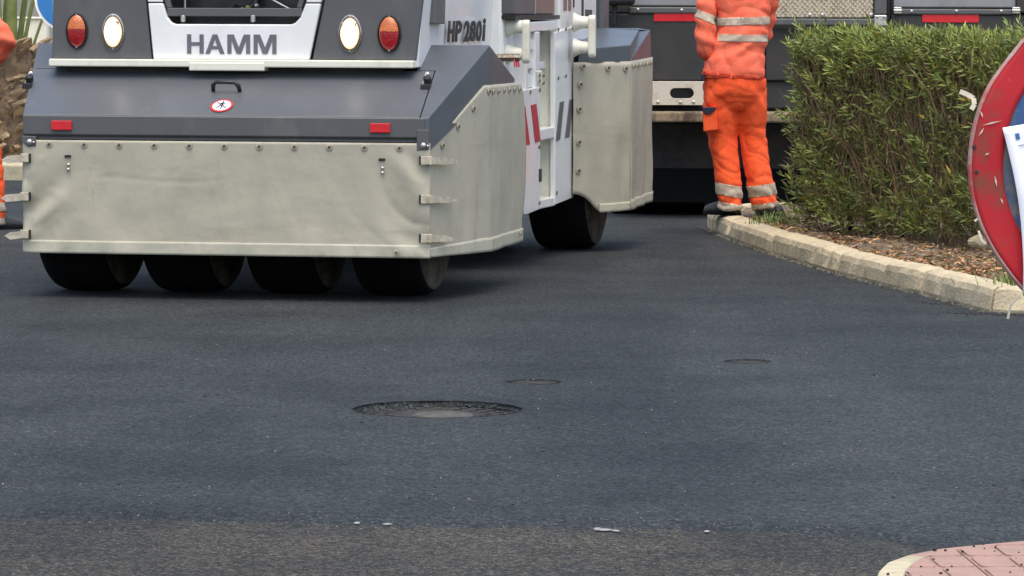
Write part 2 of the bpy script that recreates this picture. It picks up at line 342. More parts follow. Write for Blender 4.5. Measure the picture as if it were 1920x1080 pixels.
def cover(name, c, dep, label, cap):
    x, y, r = c
    e = empty(name, (x, y, 0)); tag(e, label, 'cover', None if cap else 'small covers sunk in the road')
    mb = MB(); n = 64
    def rim(a, b):
        t = 2*math.pi*a; rr = r*(1.018-.035*b)+(.004 if cap else .001)*noise.noise((math.cos(t)*9, math.sin(t)*9, b*3)); return (rr*math.cos(t), rr*math.sin(t), .001-b*dep)
    mb.grid(rim, n, 3); mb.build('asphalt_rim', M['fresh'], e, fix=False)
    MB().lathe([(r*.99, -dep-.02), (r*.99, -dep), (r*.93, -dep+.004), (r*.92, -dep+.004), (r*.91, -dep-.004), (r*.89, -dep-.004), (r*.88, -dep+.002), (.01, -dep+.002)], (0, 0, 0), (0, 0, 1), 48).build('frame', M['iron'], e)
    if cap:
        pl = MB().lathe([(r*.86, -dep+.002), (r*.85, -dep+.006), (.01, -dep+.007)], (0, 0, 0), (0, 0, 1), 48).build('lid', M['iron'], e)
        MB().lathe([(r*.36, -dep+.007), (r*.33, -dep+.012), (.01, -dep+.013)], (.02, -.05, 0), (0, 0, 1), 32).build('dust_patch', M['ironcap'], pl)
        kn = MB().box(-.012, .012, -.012, .012, 0, .004).mesh('knob', M['iron'])
        for ring_r, cnt in ((.60, 16), (.76, 22)):
            for i in range(cnt):
                a = 2*math.pi*i/cnt; inst(kn, 'knob', pl, (r*ring_r*math.cos(a), r*ring_r*math.sin(a), -dep+.0055), (0, 0, a))
    if not cap: return e
    # broken crumbs of asphalt round the rim
    cr = MB()
    for i in range(60 if cap else 10):
        a = random.uniform(-.9, 1.6) if random.random() < .75 else random.uniform(0, 6.28); rr = r*random.uniform(.86, .99); q = random.uniform(.004, .011)
        cr.lathe([(q*.6, -q*.4), (q, 0), (q*.5, q*.6)], (rr*math.cos(a), rr*math.sin(a), -dep+.01), (random.uniform(-.4, .4), random.uniform(-.4, .4), 1), 5)
    o = cr.build('loose_crumbs', M['fresh'], e); o['kind'] = 'stuff'
    return e
cover('manhole_cover', MAN, .024, 'large round manhole cover sunk below the fresh asphalt', True)
cover('valve_cover', VAL1, .007, 'small round cover sunk in the asphalt close behind the manhole', False)
cover('valve_cover', VAL2, .007, 'small round cover sunk in the asphalt out toward the hedge kerb', False)

# loose chips, paint remnants
def chips(name, m, n, fn, smin, smax):
    mb = MB()
    for i in range(n):
        x, y, z = fn(); q = random.uniform(smin, smax); a = random.uniform(0, 6.28)
        mb.lathe([(q*.7, -q*.2), (q, q*.2), (q*.45, q*.6)], (x, y, z), (random.uniform(-.5, .5), random.uniform(-.5, .5), 1), random.choice((4, 5, 6)))
    o = mb.build(name, m, fix=False); return o
def on_road(): 
    x, y = gpx(random.uniform(0, 1920), 520+random.random()**.6*430); return x, y, 0.0
def near_seam():
    px = random.uniform(0, 1600); x, y = gpx(px, random.gauss(985, 22)); return x, y, -.010 if y < edge_y(x)-.02 else 0
tag(chips('road_grit', M['pebble'], 170, on_road, .0015, .004), 'pale grit scattered over the fresh asphalt', 'grit', kind='stuff')
tag(chips('asphalt_crumbs', M['crumb'], 130, on_road, .002, .007), 'dark loose crumbs on the fresh asphalt', 'crumbs', kind='stuff')
tag(chips('seam_grit', M['pebble'], 160, near_seam, .0012, .0032), 'grit along the seam of old and new asphalt', 'grit', kind='stuff')
fl = MB()
for px, py, wd in ((1133, 988, 40), (1121, 986, 16), (670, 975, 14), (726, 977, 18), (1325, 991, 12), (1155, 990, 14)):
    a = P(px, py, 10); x, y = gpx(px, py); w2 = wd/720/2; z = -.0085 if y < edge_y(x) else .003
    n = 11; pts = [(x+w2*math.cos(6.283*i/n)*random.uniform(.6, 1.15), y+.022*math.sin(6.283*i/n)*random.uniform(.5, 1.2), z) for i in range(n)]
    fl.prism(pts, (0, 0, .0015))
tag(fl.build('paint_remnants', M['flake']), 'white flakes of old road paint along the asphalt seam', 'paint', kind='stuff')

# ------------------------------------------------------------------ planted island: kerb, soil, litter
KP = [(1.75, 27.0), (1.42, 26.55), (1.27, 26.05), (1.275, 25.6), (1.36, 24.55), (1.50, 23.25), (1.735, 21.52), (1.905, 20.55), (2.04, 19.95), (2.135, 19.28), (2.235, 18.66), (2.62, 18.50), (3.2, 18.62), (3.9, 18.8), (4.7, 19.0)]
KH, KW = .128, .15
kb = MB()
def norm_at(i):
    a = Vector((*KP[max(i-1, 0)], 0)); b = Vector((*KP[min(i+1, len(KP)-1)], 0)); t = (b-a).normalized(); return Vector((-t.y, t.x, 0))   # towards island (left of travel -> right side of picture)
kern = []
for i in range(len(KP)-1):
    a = Vector((*KP[i], 0)); b = Vector((*KP[i+1], 0)); n0, n1 = norm_at(i), norm_at(i+1)
    kb.add([a+n0*.05+Vector((0, 0, -.05)), b+n1*.05+Vector((0, 0, -.05)), b+n1*(KW+.03)+Vector((0, 0, -.05)), a+n0*(KW+.03)+Vector((0, 0, -.05)),
            a+n0*.05+Vector((0, 0, .085)), b+n1*.05+Vector((0, 0, .085)), b+n1*(KW+.03)+Vector((0, 0, .085)), a+n0*(KW+.03)+Vector((0, 0, .085))],
           [(0, 1, 5, 4), (4, 5, 6, 7), (1, 2, 6, 5), (3, 0, 4, 7), (2, 3, 7, 6)])
kerb = kb.build('kerb', M['mortar']); tag(kerb, 'pale stone kerb edging the planted island', kind='structure')
prof = [(.012, -.03), (.0, .02), (.004, .085), (.016, .115), (.045, KH), (.10, KH+.003), (KW-.01, KH), (KW, .10), (KW, -.02)]
for i in range(len(KP)-1):
    a = Vector((*KP[i], 0)); b = Vector((*KP[i+1], 0)); n0, n1 = norm_at(i), norm_at(i+1)
    L = (b-a).length; ns = max(4, int(L/.06)); g = .010/L
    dz = random.uniform(-.006, .006); off = random.uniform(-.006, .006)
    mb = MB(); rows = []
    for k in range(ns+1):
        t = g+(1-2*g)*k/ns; c = a.lerp(b, t); nn = n0.lerp(n1, t).normalized()
        endr = max(0, 1-min(k, ns-k)/1.2)*.008
        for (q, z) in prof:
            jx = .007*noise.noise((c.x*9, c.y*9, z*17))+.004*noise.noise((c.x*31, c.y*31, z*40)); chip = .016*max(0, noise.noise((c.x*6+3, c.y*6, 1.5))-.28)*(1 if .07 < z < KH+.002 and q < .06 else 0)*4
            p = c+nn*(q+jx+off+chip+(endr if q < .05 else 0)); mb.v.append((p.x, p.y, z+dz*(z > .05)-endr*(z > .08)-chip*.6+.004*noise.noise((c.x*13, c.y*13, 7))))
    m_ = len(prof)
    for k in range(ns):
        for j in range(m_-1): mb.f.append((k*m_+j, (k+1)*m_+j, (k+1)*m_+j+1, k*m_+j+1))
    mb.f += [tuple(range(m_)), tuple(range(ns*m_+m_-1, ns*m_-1, -1))]
    st = mb.build('kerb_stone', M['kerb'], kerb, smooth=False, bevel=.003)
# rough mortar and torn asphalt along the kerb foot
ft = MB()
for i in range(2, len(KP)-1):
    a = Vector((*KP[i], 0)); b = Vector((*KP[i+1], 0)); nn = norm_at(i); L = (b-a).length
    for k in range(int(L*55)):
        c = a.lerp(b, random.random())-nn*random.uniform(-.01, .02+.015*random.random()); q = random.uniform(.004, .014)
        ft.lathe([(q, -.004), (q*.9, q*.4), (q*.3, q*.8)], (c.x, c.y, 0), (random.uniform(-.3, .3), random.uniform(-.3, .3), 1), 5)
ftm = ft.build('kerb_foot_rubble', M['mortar'], kerb); ftm['kind'] = 'stuff'
ft2 = MB()
for i in range(500):
    k = random.choice((9, 10, 10, 10, 11)); a = Vector((*KP[k], 0)); c = a+Vector((random.gauss(.05, .10), random.gauss(-.01, .035), 0)); q = random.uniform(.004, .013)
    if k == 10 and random.random() < .5: c = a+Vector((random.uniform(.02, .25), random.uniform(-.12, -.02), 0))
    ft2.lathe([(q, -.004), (q*.9, q*.4), (q*.3, q*.8)], (c.x, c.y, 0), (random.uniform(-.3, .3), random.uniform(-.3, .3), 1), 5)
o = ft2.build('torn_asphalt_edge', M['crumb'], kerb); o['kind'] = 'stuff'

def kerb_pt(t):
    n = len(KP)-1; f = t*n; i = min(int(f), n-1); a = Vector((*KP[i], 0)).lerp(Vector((*KP[i+1], 0)), f-i)
    nn = norm_at(i).lerp(norm_at(i+1), f-i).normalized(); return a+nn*(KW*.75)
def soil_z(x, y): return .112+.020*noise.noise((x*2.2, y*2.2, 0))+.010*noise.noise((x*9, y*9, 3))+.005*noise.noise((x*28, y*28, 8))
sb = MB()
def soilf(a, b):
    p = kerb_pt(a); far = Vector((5.2, 24.5-4.0*a+1.5*(a < .2), 0)); q = p.lerp(far, b**1.6); return (q.x, q.y, soil_z(q.x, q.y)-.012*(b == 0))
sb.grid(soilf, 220, 70)
soil = sb.build('soil', M['soil'], smooth=True, fix=False); tag(soil, kind='structure')

# hedge frame: front line A->B, d along it, n into the hedge
HA = Vector((1.675, 23.80, 0)); HB = Vector((2.62, 21.80, 0)); HD = (HB-HA).normalized(); HN = Vector((-HD.y, HD.x, 0)); HLEN = 3.6; HDEP = .95; HTOP = 1.165
def on_strip():
    while True:
        t = random.uniform(.16, .80); p = kerb_pt(t); q = p+Vector((random.random()**1.3*1.3, random.random()**1.5*.4, 0))
        if (q-HA).dot(HN) < .35: return q.x, q.y, soil_z(q.x, q.y)
lt = MB(); cols = []
pal = [(1.1, .8, .6), (1.5, 1.2, .9), (.8, .55, .42), (1.9, 1.75, 1.5), (1.25, .75, .45), (.5, .42, .36), (.62, .8, .4)]
for i in range(5200):
    x, y, z = on_strip(); L = random.uniform(.018, .075); W = L*random.uniform(.12, .3); a = random.uniform(0, 6.28)
    d = Vector((math.cos(a), math.sin(a), random.gauss(0, .22))).normalized(); s_ = Vector((-math.sin(a), math.cos(a), random.gauss(0, .3)))*W; c = Vector((x, y, z+.004+random.random()*.012)); mid = c+Vector((0, 0, random.uniform(-.003, .01)))
    lt.add([c-d*L/2, mid-s_/2, c+d*L/2, mid+s_/2], [(0, 1, 2), (0, 2, 3)]); tc_ = random.choice(pal); f_ = random.uniform(.6, 1.2); tc_ = tuple(v*f_ for v in tc_); cols += [tc_, tc_]
me = lt.mesh('leaf_litter', M['litter'], fix=False); col_attr(me, cols)
o = bpy.data.objects.new('leaf_litter', me); COL.objects.link(o); tag(o, 'dry brown leaf litter on the soil under the hedge', 'leaf litter', kind='stuff')
o = chips('soil_pebbles', M['pebble'], 420, on_strip, .004, .016); tag(o, 'pale pebbles strewn on the soil behind the kerb', 'pebbles', kind='stuff')
rk = MB(); c = G(1845, 462, .13)
def rockf(a, b):
    t, p = 6.2832*a, math.pi*b; v = Vector((math.sin(p)*math.cos(t)*.085, math.sin(p)*math.sin(t)*.06, math.cos(p)*.05)); return tuple(c+v*(1+.35*noise.noise(v*14))+Vector((0, 0, .02)))
rk.grid(rockf, 16, 9)
tag(rk.build('rock', M['kerb'], smooth=False), 'tan stone lying on the soil at the foot of the hedge', 'rock')
# weeds by the kerb end
wd = MB(); cols = []
for i in range(420):
    cl = random.choice(((1.62, 24.55), (1.66, 24.4), (1.60, 24.3), (2.42, 18.95), (2.50, 19.0), (2.36, 18.88)))
    x, y = random.gauss(cl[0], .07), random.gauss(cl[1], .12); z = soil_z(x, y); h = random.uniform(.02, .09); a = random.uniform(0, 6.28); d = Vector((math.cos(a)*.5, math.sin(a)*.5, 1))*h; s_ = Vector((-math.sin(a), math.cos(a), 0))*.004; c0 = Vector((x, y, z))
    wd.add([c0-s_, c0+s_, c0+d*.6+s_*.7, c0+d], [(0, 1, 2), (0, 2, 3)]); g = random.uniform(.7, 1.4); cols += [(g, g, g*.8)]*2
me = wd.mesh('weeds', M['leaf'], fix=False); col_attr(me, cols); o = bpy.data.objects.new('weeds', me); COL.objects.link(o)
tag(o, 'low weeds and grass growing along the kerb', 'weeds', kind='stuff')

# ------------------------------------------------------------------ hedge
hedge = empty('hedge', HA+Vector((0, 0, .11))); tag(hedge, 'clipped green hedge of narrow leaves on the kerbed island', 'hedge')
HO = HA+Vector((0, 0, .11))
def hp(s_, dp, z): return HD*s_+HN*dp+Vector((0, 0, z))     # local to hedge empty
lf = MB(); lcol = []
def leaf(p, d, L, W, tint, droop):
    d = d.normalized(); sd_ = d.cross(Vector((random.gauss(0, 1), random.gauss(0, 1), random.gauss(0, 1)))).normalized()*W/2; nr = sd_.cross(d).normalized()
    m1 = p+d*L*.45+nr*W*.15; tip = p+d*L+Vector((0, 0, -droop*L)); k = len(lf.v)
    lf.v += [tuple(p), tuple(m1-sd_), tuple(m1+sd_-nr*W*.0), tuple(tip), tuple(p+d*L*.45-nr*W*.12)]
    lf.f += [(k, k+1, k+4), (k+1, k+3, k+4), (k, k+4, k+2), (k+4, k+3, k+2)]; lcol.extend([tint]*4)
tw = MB(); tcol = []
def twig(pts, r0, tint):
    k = len(tw.f); n = len(pts); tw.tube(pts, [r0*(1-.6*i/(n-1)) for i in range(n)], 4, caps=False); tcol.extend([tint]*(len(tw.f)-k))
def shoot(p, d, n, L, bright, spread=1.0):
    d = d.normalized(); ln = n*.011
    q = p+d*ln; twig([p-d*.10, p, q], .0022, random.choice(((1, 1, 1), (.8, .9, .6), (1.3, 1.2, 1))))
    a0 = random.uniform(0, 6.28); e1 = d.orthogonal().normalized(); e2 = d.cross(e1)
    for i in range(n):
        t = i/max(1, n-1); a = a0+i*2.4; out = e1*math.cos(a)+e2*math.sin(a); op = (1.0-.65*t)*spread
        ld = d*(.45+.6*t)+out*op
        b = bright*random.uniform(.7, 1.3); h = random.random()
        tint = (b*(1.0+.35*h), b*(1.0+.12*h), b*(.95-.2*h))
        if random.random() < .015: tint = (b*2.6, b*1.3, b*.6)
        leaf(p+d*ln*t, ld, L*random.uniform(.6, 1.15), L*random.uniform(.17, .25), tint, random.uniform(0, .12))
rnd = random.uniform
VIS = 2.75
# top surface: dense, fresh
for i in range(2100):
    s_ = rnd(-.03, VIS if random.random() < .85 else HLEN); dp = rnd(-.02, HDEP)*(1 if random.random() < .5 else .35)
    wav = .02*noise.noise((s_*3, dp*3, 2))+.02*noise.noise((s_*9, dp*9, 4)); z = HTOP-.105+wav+rnd(-.09, .008)
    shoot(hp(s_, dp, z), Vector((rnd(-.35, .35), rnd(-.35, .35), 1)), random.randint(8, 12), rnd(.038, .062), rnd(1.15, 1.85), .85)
# front face
for i in range(3300):
    s_ = rnd(0, VIS if random.random() < .9 else HLEN); z = rnd(.03, HTOP-.05); zz = z/HTOP
    dens = .24+.76*max(0, (zz-.62)/.38)+.42*max(0, (.30-zz)/.30)+.45*(noise.noise((s_*2.6+4, z*3, 1)))
    if random.random() > dens: continue
    bow = .05*noise.noise((s_*2, z*2, 0)); dp = bow+rnd(0, 1)**2*.25
    dr = -HN*rnd(.2, 1.0)+Vector((rnd(-.5, .5), rnd(-.5, .5), rnd(.05, 1.2)))
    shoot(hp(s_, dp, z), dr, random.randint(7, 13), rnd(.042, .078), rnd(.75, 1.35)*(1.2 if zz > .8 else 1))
# left end
for i in range(520):
    dp = rnd(0, HDEP); z = rnd(.05, HTOP-.06); s_ = rnd(0, 1)**2*.2+.04*noise.noise((dp*3, z*3, 8))
    dr = -HD*rnd(.2, 1)+Vector((rnd(-.5, .5), rnd(-.5, .5), rnd(0, 1.1)))
    shoot(hp(s_, dp, z), dr, random.randint(7, 12), rnd(.05, .10), rnd(.8, 1.3))
# interior
for i in range(900):
    s_ = rnd(.05, HLEN); dp = rnd(.2, HDEP); z = rnd(.1, HTOP-.1)
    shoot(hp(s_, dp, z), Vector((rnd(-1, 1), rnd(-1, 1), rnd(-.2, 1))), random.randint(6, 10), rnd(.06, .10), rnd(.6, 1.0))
me = lf.mesh('foliage', M['leaf'], fix=False); col_attr(me, lcol); fo = bpy.data.objects.new('foliage', me); COL.objects.link(fo); fo.parent = hedge; fo['kind'] = 'stuff'
# dead twigs in the bare middle of the face
for i in range(1900):
    s_ = rnd(.02, VIS); z = rnd(0, .9); dp = rnd(-.03, .30); h = rnd(.08, .35)
    a = hp(s_, dp, z); d = Vector((rnd(-.45, .45), rnd(-.45, .45), 1)); b = a+d*h*.5+Vector((rnd(-.02, .02), rnd(-.02, .02), 0)); c = a+d*h+HD*rnd(-.07, .07)-HN*rnd(-.02, .06)
    g = rnd(.6, 1.5); twig([a, b, c], rnd(.0015, .0045), (g, g*rnd(.85, 1), g*rnd(.75, 1)))
me = tw.mesh('twigs', M['twig'], smooth=True, fix=False); col_attr(me, tcol); o = bpy.data.objects.new('twigs', me); COL.objects.link(o); o.parent = hedge; o['kind'] = 'stuff'
# main stems from the ground, and thick cut stems seen through the leaves
for i in range(26):
    s_ = .1+i*.135+rnd(-.04, .04); dp = rnd(.12, .6)
    MB().tube([hp(s_, dp, -.06), hp(s_+rnd(-.04, .04), dp+rnd(-.03, .03), .4), hp(s_+rnd(-.1, .1), dp+rnd(-.08, .05), .95)], [.016, .012, .006], 6).build('stem', M['twig'], hedge, smooth=True)
def stem_px(x0, y0, x1, y1, r):
    def on_face(x, y):       # intersect the view ray with the hedge's front plane
        d = ray(x, y); o_ = HO-HN*.03; t = (o_-CP).dot(HN)/d.dot(HN); return CP+d*t-HO
    a, b = on_face(x0, y0), on_face(x1, y1)
    MB().tube([a, a.lerp(b, .5)+Vector((.004, 0, 0)), b], [r, r*.95, r*.9], 7).build('cut_stem', M['cutstem'], hedge, smooth=True)
for q in ((1818, 170, 1824, 92, .0075), (1832, 160, 1841, 113, .006), (1742, 198, 1752, 268, .006), (1752, 200, 1757, 250, .005), (1708, 165, 1718, 105, .005), (1690, 200, 1697, 130, .004), (1508, 158, 1540, 195, .004)): stem_px(*q)

# ------------------------------------------------------------------ near pavement with pink tiles, bottom right
PZ = .036
opx = [(1637, 1100), (1641, 1085), (1648, 1068), (1664, 1052), (1700, 1039), (1760, 1027), (1840, 1019), (1920, 1012), (2010, 1006)]
out = [G(x, y, PZ) for x, y in opx]
out = [Vector((.86, 6.0, PZ)), Vector((.868, 9.2, PZ))]+out+[Vector((2.6, out[-1].y+.12, PZ)), Vector((2.6, 6.0, PZ))]
def inset(poly, ds):
    n = len(poly); r_ = []
    for i in range(n):
        a, b, c = poly[i-1], poly[i], poly[(i+1) % n]; t = ((b-a).normalized()+(c-b).normalized()).normalized(); r_.append(b+Vector((t.y, -t.x, 0))*ds[i])
    return r_
nseg = len(out); ds = [.065]*6+[.05, .035, .025, .02, .018, .018, 0.0]; ds = (ds+[.0]*nseg)[:nseg]; ds[0] = .065
inn = inset(out, ds)
base = MB(); base.prism([(p.x, p.y, -.05) for p in inset(out, [.02]*nseg)], (0, 0, .05+PZ-.016)); pv = base.build('pavement', M['mortar']); tag(pv, kind='structure')
for i in range(0, nseg-2):
    if (out[i]-out[i+1]).length < 1e-4: continue
    a, b, c, d = out[i], out[i+1], inn[i+1], inn[i]; k = MB()
    k.prism([(q.x, q.y, -.03) for q in (a, b, c, d)], (0, 0, .03+PZ-.002)); k.build('edge_stone', M['palekerb'] if i < 6 else M['pink'], pv, bevel=.006)
def clip(poly, cl):
    """Sutherland-Hodgman against a clockwise convex outline"""
    res = list(poly); n = len(cl)
    for i in range(n):
        a, b = cl[i], cl[(i+1) % n]
        if (a-b).length < 1e-6: continue
        ins = lambda p: (b.x-a.x)*(p.y-a.y)-(b.y-a.y)*(p.x-a.x) <= 1e-9
        src, res = res, []
        for j in range(len(src)):
            p, q = src[j-1], src[j]
            if ins(p) != ins(q):
                d1 = (b.x-a.x)*(p.y-a.y)-(b.y-a.y)*(p.x-a.x); d2 = (b.x-a.x)*(q.y-a.y)-(b.y-a.y)*(q.x-a.x); res.append(p.lerp(q, d1/(d1-d2)))
            if ins(q): res.append(q)
        if len(res) < 3: return None
    return res
T = .2; rot = Matrix.Rotation(R(3), 3, 'Z'); o0 = Vector((inn[3].x+.004, 10.02, 0))
def rrect(x0, x1, y0, y1, r):
    pts = []
    for cx, cy, a0 in ((x1-r, y1-r, 0), (x0+r, y1-r, 90), (x0+r, y0+r, 180), (x1-r, y0+r, 270)):
        pts += [Vector((cx+r*math.cos(R(a0+q)), cy+r*math.sin(R(a0+q)), 0)) for q in (0, 30, 60, 90)]
    return pts
for i in range(0, 8):
    for j in range(-6, 3):
        x0, y0 = i*T, j*T; mb = MB(); done = False
        for k, (rc, zt) in enumerate(((( x0+.002, x0+T-.002, y0+.002, y0+T-.002, .004), PZ-.006), ((x0+.008, x0+T/2-.005, y0+.008, y0+T-.008, .022), PZ-.001), ((x0+T/2+.005, x0+T-.008, y0+.008, y0+T-.008, .022), PZ-.001))):
            pl = [rot @ p+o0 for p in rrect(*rc)]; pl = clip(pl, inn)
            if pl and len(pl) > 2: mb.prism([(p.x, p.y, PZ-.02+k*.0005) for p in pl], (0, 0, zt-(PZ-.02)-k*.0005)); done = True
        if done: mb.build('tile', M['pink'], pv, bevel=.0015, seg=1)
crm = MB()
for i in range(22):
    px, py = rnd(1660, 1925), rnd(1018, 1085); g = G(px, py, PZ); q = rnd(.0012, .0045)*(1 if random.random() < .8 else 1.5)
    if clip([g, g+Vector((.001, 0, 0)), g+Vector((0, .001, 0))], out): crm.lathe([(q*.8, -.002), (q, q*.5), (q*.4, q)], (g.x, g.y, PZ), (rnd(-.3, .3), rnd(-.3, .3), 1), 6)
tag(crm.build('tar_crumbs', M['crumb']), 'black crumbs of asphalt spilled on the pink paving', 'crumbs', kind='stuff')

# ------------------------------------------------------------------ far side: pavement, palm, wall, building
fp = MB()
fp.box(-30, -1.2, 33.3, 60, -.05, .12); tag(fp.build('far_pavement', M['palekerb']), kind='structure')
fk = empty('far_kerb', (0, 0, 0)); tag(fk, kind='structure')
for i in range(14):
    x0 = -13+i*.85; MB().box(x0+.006, x0+.844, 33.10, 33.292, -.05, .13).build('kerb_stone', M['palekerb'], fk, bevel=.015)
# low white garden wall
gw = empty('garden_wall', (-8, 38, 0)); xr = P(88, 60, 38).x; tag(gw, 'low white rendered wall behind the palm', 'wall')
MB().box(-20+8, xr+8, 0, .2, .1, P(40, 36, 38).z).build('wall_body', M['wall'], gw, bevel=.01)
MB().box(-20.03+8, xr+8.02, -.025, .225, P(40, 36, 38).z+.001, P(40, 31.5, 38).z).build('coping', M['wall'], gw, bevel=.012)
bd = empty('building', (-9, 46, 0)); tag(bd, 'grey-green rendered building beyond the low white wall', 'building')
MB().box(-16, 6.5, 0, 9, 0, 6.5).build('facade', M['building'], bd)
for i in range(6):
    wn = MB().box(-14+i*3.3, -12.6+i*3.3, -.06, .04, 1.9, 3.4).build('window', M['wall'], bd); MB().box(-13.9+i*3.3, -12.7+i*3.3, -.075, -.061, 2.0, 3.3).build('pane', M['glass'], wn)
MB().box(-16.1, 6.6, -.25, 9.2, 6.5, 6.7).build('roof_slab', M['wall'], bd)
# ================================================================== PNEUMATIC TYRE ROLLER
# local frame: x = u (right), y = v (forward, away from the rear face), z = w (up)
TH = R(10.5); g0 = G(424, 479, .22); RO = Vector((g0.x, g0.y, 0))
RF = Vector((math.sin(TH), math.cos(TH), 0)); RR = Vector((math.cos(TH), -math.sin(TH), 0))
def loc(p): d = p-RO; return Vector((d.dot(RR), d.dot(RF), d.z))
def atv(x, y, v):
    d = ray(x, y); return loc(CP+d*(((RO-CP).dot(RF)+v)/d.dot(RF)))
def atu(x, y, u):
    d = ray(x, y); return loc(CP+d*(((RO-CP).dot(RR)+u)/d.dot(RR)))
rol = empty('tyre_roller', RO, -TH); tag(rol, 'white and grey pneumatic tyre road roller hung with beige skirts', 'road roller')

# --- tyres
TR = .54
def tyre_prof(wd):
    h = wd/2; q = [(.25, .72), (.27, .80), (.275, .86), (.285, .86), (.30, .93), (.36, 1.0), (.42, 1.0), (.455, .985), (.485, .955), (.490, .962), (.508, .93), (.522, .86), (.533, .72), (.539, .5), (TR, .25)]; return [(r_, -a*h) for r_, a in q]+[(TR, 0)]+[(r_, a*h) for r_, a in reversed(q)]
def tyre_mesh():
    mb = MB(); mb.lathe(tyre_prof(.365), (0, 0, 0), (1, 0, 0), 56)
    me = mb.mesh('tyre', M['rubber'], smooth=True); me.materials.append(M['rubside'])
    for p in me.polygons:
        c = p.center; r_ = math.hypot(c.y, c.z)
        if r_ < .50 and abs(c.x) > .12: p.material_index = 1
    return me
TM = tyre_mesh()
rim_me = MB().lathe([(.26, -.09), (.24, -.10), (.22, -.04), (.10, -.03), (.09, -.06), (.01, -.06)], (0, 0, 0), (1, 0, 0), 28).lathe([(.26, .09), (.24, .10), (.22, .04), (.10, .03), (.09, .06), (.01, .06)], (0, 0, 0), (1, 0, 0), 28).mesh('rim', M['cream'], smooth=False)
for v, us in ((.62, (-.845, -.318, .21, .738)), (4.68, (-.735, -.195, .345, .885))):
    for u in us:
        t = inst(TM, 'tyre', rol, (u, v, TR-.004)); inst(rim_me, 'rim', t, (0, 0, 0))
    MB().tube([(us[0]-.1, v, TR), (us[3]+.1, v, TR)], .07, 12).build('axle', M['dark'], rol)
MB().box(-.80, .70, .25, 5.3, .62, .90).build('chassis', M['dark'], rol)

# --- hanging skirts
def wav(u, w_): return .010*noise.noise((u*2.2, w_*3, 1))+.006*noise.noise((u*6, w_*7, 4))
UL, UR = -1.022, 1.010
def rear(a, b):
    u = UL+(UR-UL)*a; w_ = .222+(.772-.222)*b
    ed = max(0, 1-(UR-u)/.32)+max(0, 1-(u-UL)/.30)
    fold = .017*ed*math.sin(10*(u*2.1+w_*2.0*(1 if u > 0 else -1))+4*noise.noise((u*3, w_*3, 0)))*(1-b)**.3*(1-abs(2*b-1)**4)
    cre = .0022*math.exp(-((w_-(.585+.012*math.sin(u*7)))/.008)**2)*(1 if -.62 < u < -.02 else 0)
    crk = max(0, 1-abs(noise.noise((u*3.2+w_*2.2*(1 if u > 0 else -1), w_*2.6, 6)))*3)**4; crk2 = max(0, 1-abs(noise.noise((u*7, w_*5+u*3, 16)))*3)**4
    fold += (.010*min(1, ed)+.0015)*crk*(1-b)**.3-.006*min(1, ed)*crk2*(1-b)**.3
    return (u, wav(u, w_)*(1-b)*1.2-.004+fold*1.1+cre, w_)
sk1 = MB().grid(rear, 140, 44).build('rear_skirt', M['tarp'], rol, smooth=True, solid=.006)
def remh(a, b):
    p = rear(a, b*.115); return (p[0], p[1]-.007, p[2]-.002)
MB().grid(remh, 140, 6).build('hem', M['hem'], sk1, smooth=True, solid=.004)
# right corner skirt: chamfer then side
C1, C2 = .70, 1.60
def corner(a, b, lo=None, hi=None):
    """a 0..1 chamfer+side, b 0..1 height"""
    s_ = a*(C1+.92); 
    if s_ < .72:
        t = s_/.72; u = 1.002+(1.16-1.002)*t; v = C1*t
    else:
        t = (s_-.72)/(.90); u = 1.16+.003*t; v = C1+(C2-C1)*t
    r_ = min(1, max(0, (v-.0)/.64)); top = .742+(1.040-.742)*r_; bot = .226-.010*min(1, v/.7)
    w_ = bot+(top-bot)*b
    if v > 1.0:
        k = (v-1.0)/.6; v += k*(.10*math.sin(math.pi*min(1, max(0, (1-b)*1.15)))+.02*(1-b))-.06*k*(b > .93)*(b-.93)/.07
    f = .012*noise.noise((v*3, w_*2.2, 11))+.006*math.sin(14*(w_*.8+v*.9))*math.exp(-((v-.35)/.25)**2)*(1-b)+.004*noise.noise((v*9, w_*3, 2))
    if s_ < .05: f += -.006
    return (u+f*(1 if s_ > .72 else .5)*(1-b*.7), v-f*.8*(s_ <= .72)*(1-b*.7), w_)
sk2 = MB().grid(corner, 90, 44).build('corner_skirt', M['tarp'], rol, smooth=True, solid=.006)
def chem(a, b):
    p = corner(a, b*.085); n = (-.93, -.36) if a < .44 else (1, 0); q = .007 
    return (p[0]+(.003 if a < .44 else .007), p[1]-(.006 if a < .44 else 0), p[2]-.002)
MB().grid(chem, 90, 5).build('hem', M['hem'], sk2, smooth=True, solid=.004)
def left(a, b):
    t = min(1, a/.3); u = UL-.08*t; v = .01+1.6*a; return (u+wav(v, b), v, .225+(.76+.24*min(1, a/.4)-.225)*b)
MB().grid(left, 30, 16).build('corner_skirt', M['tarp'], rol, smooth=True, solid=.006)
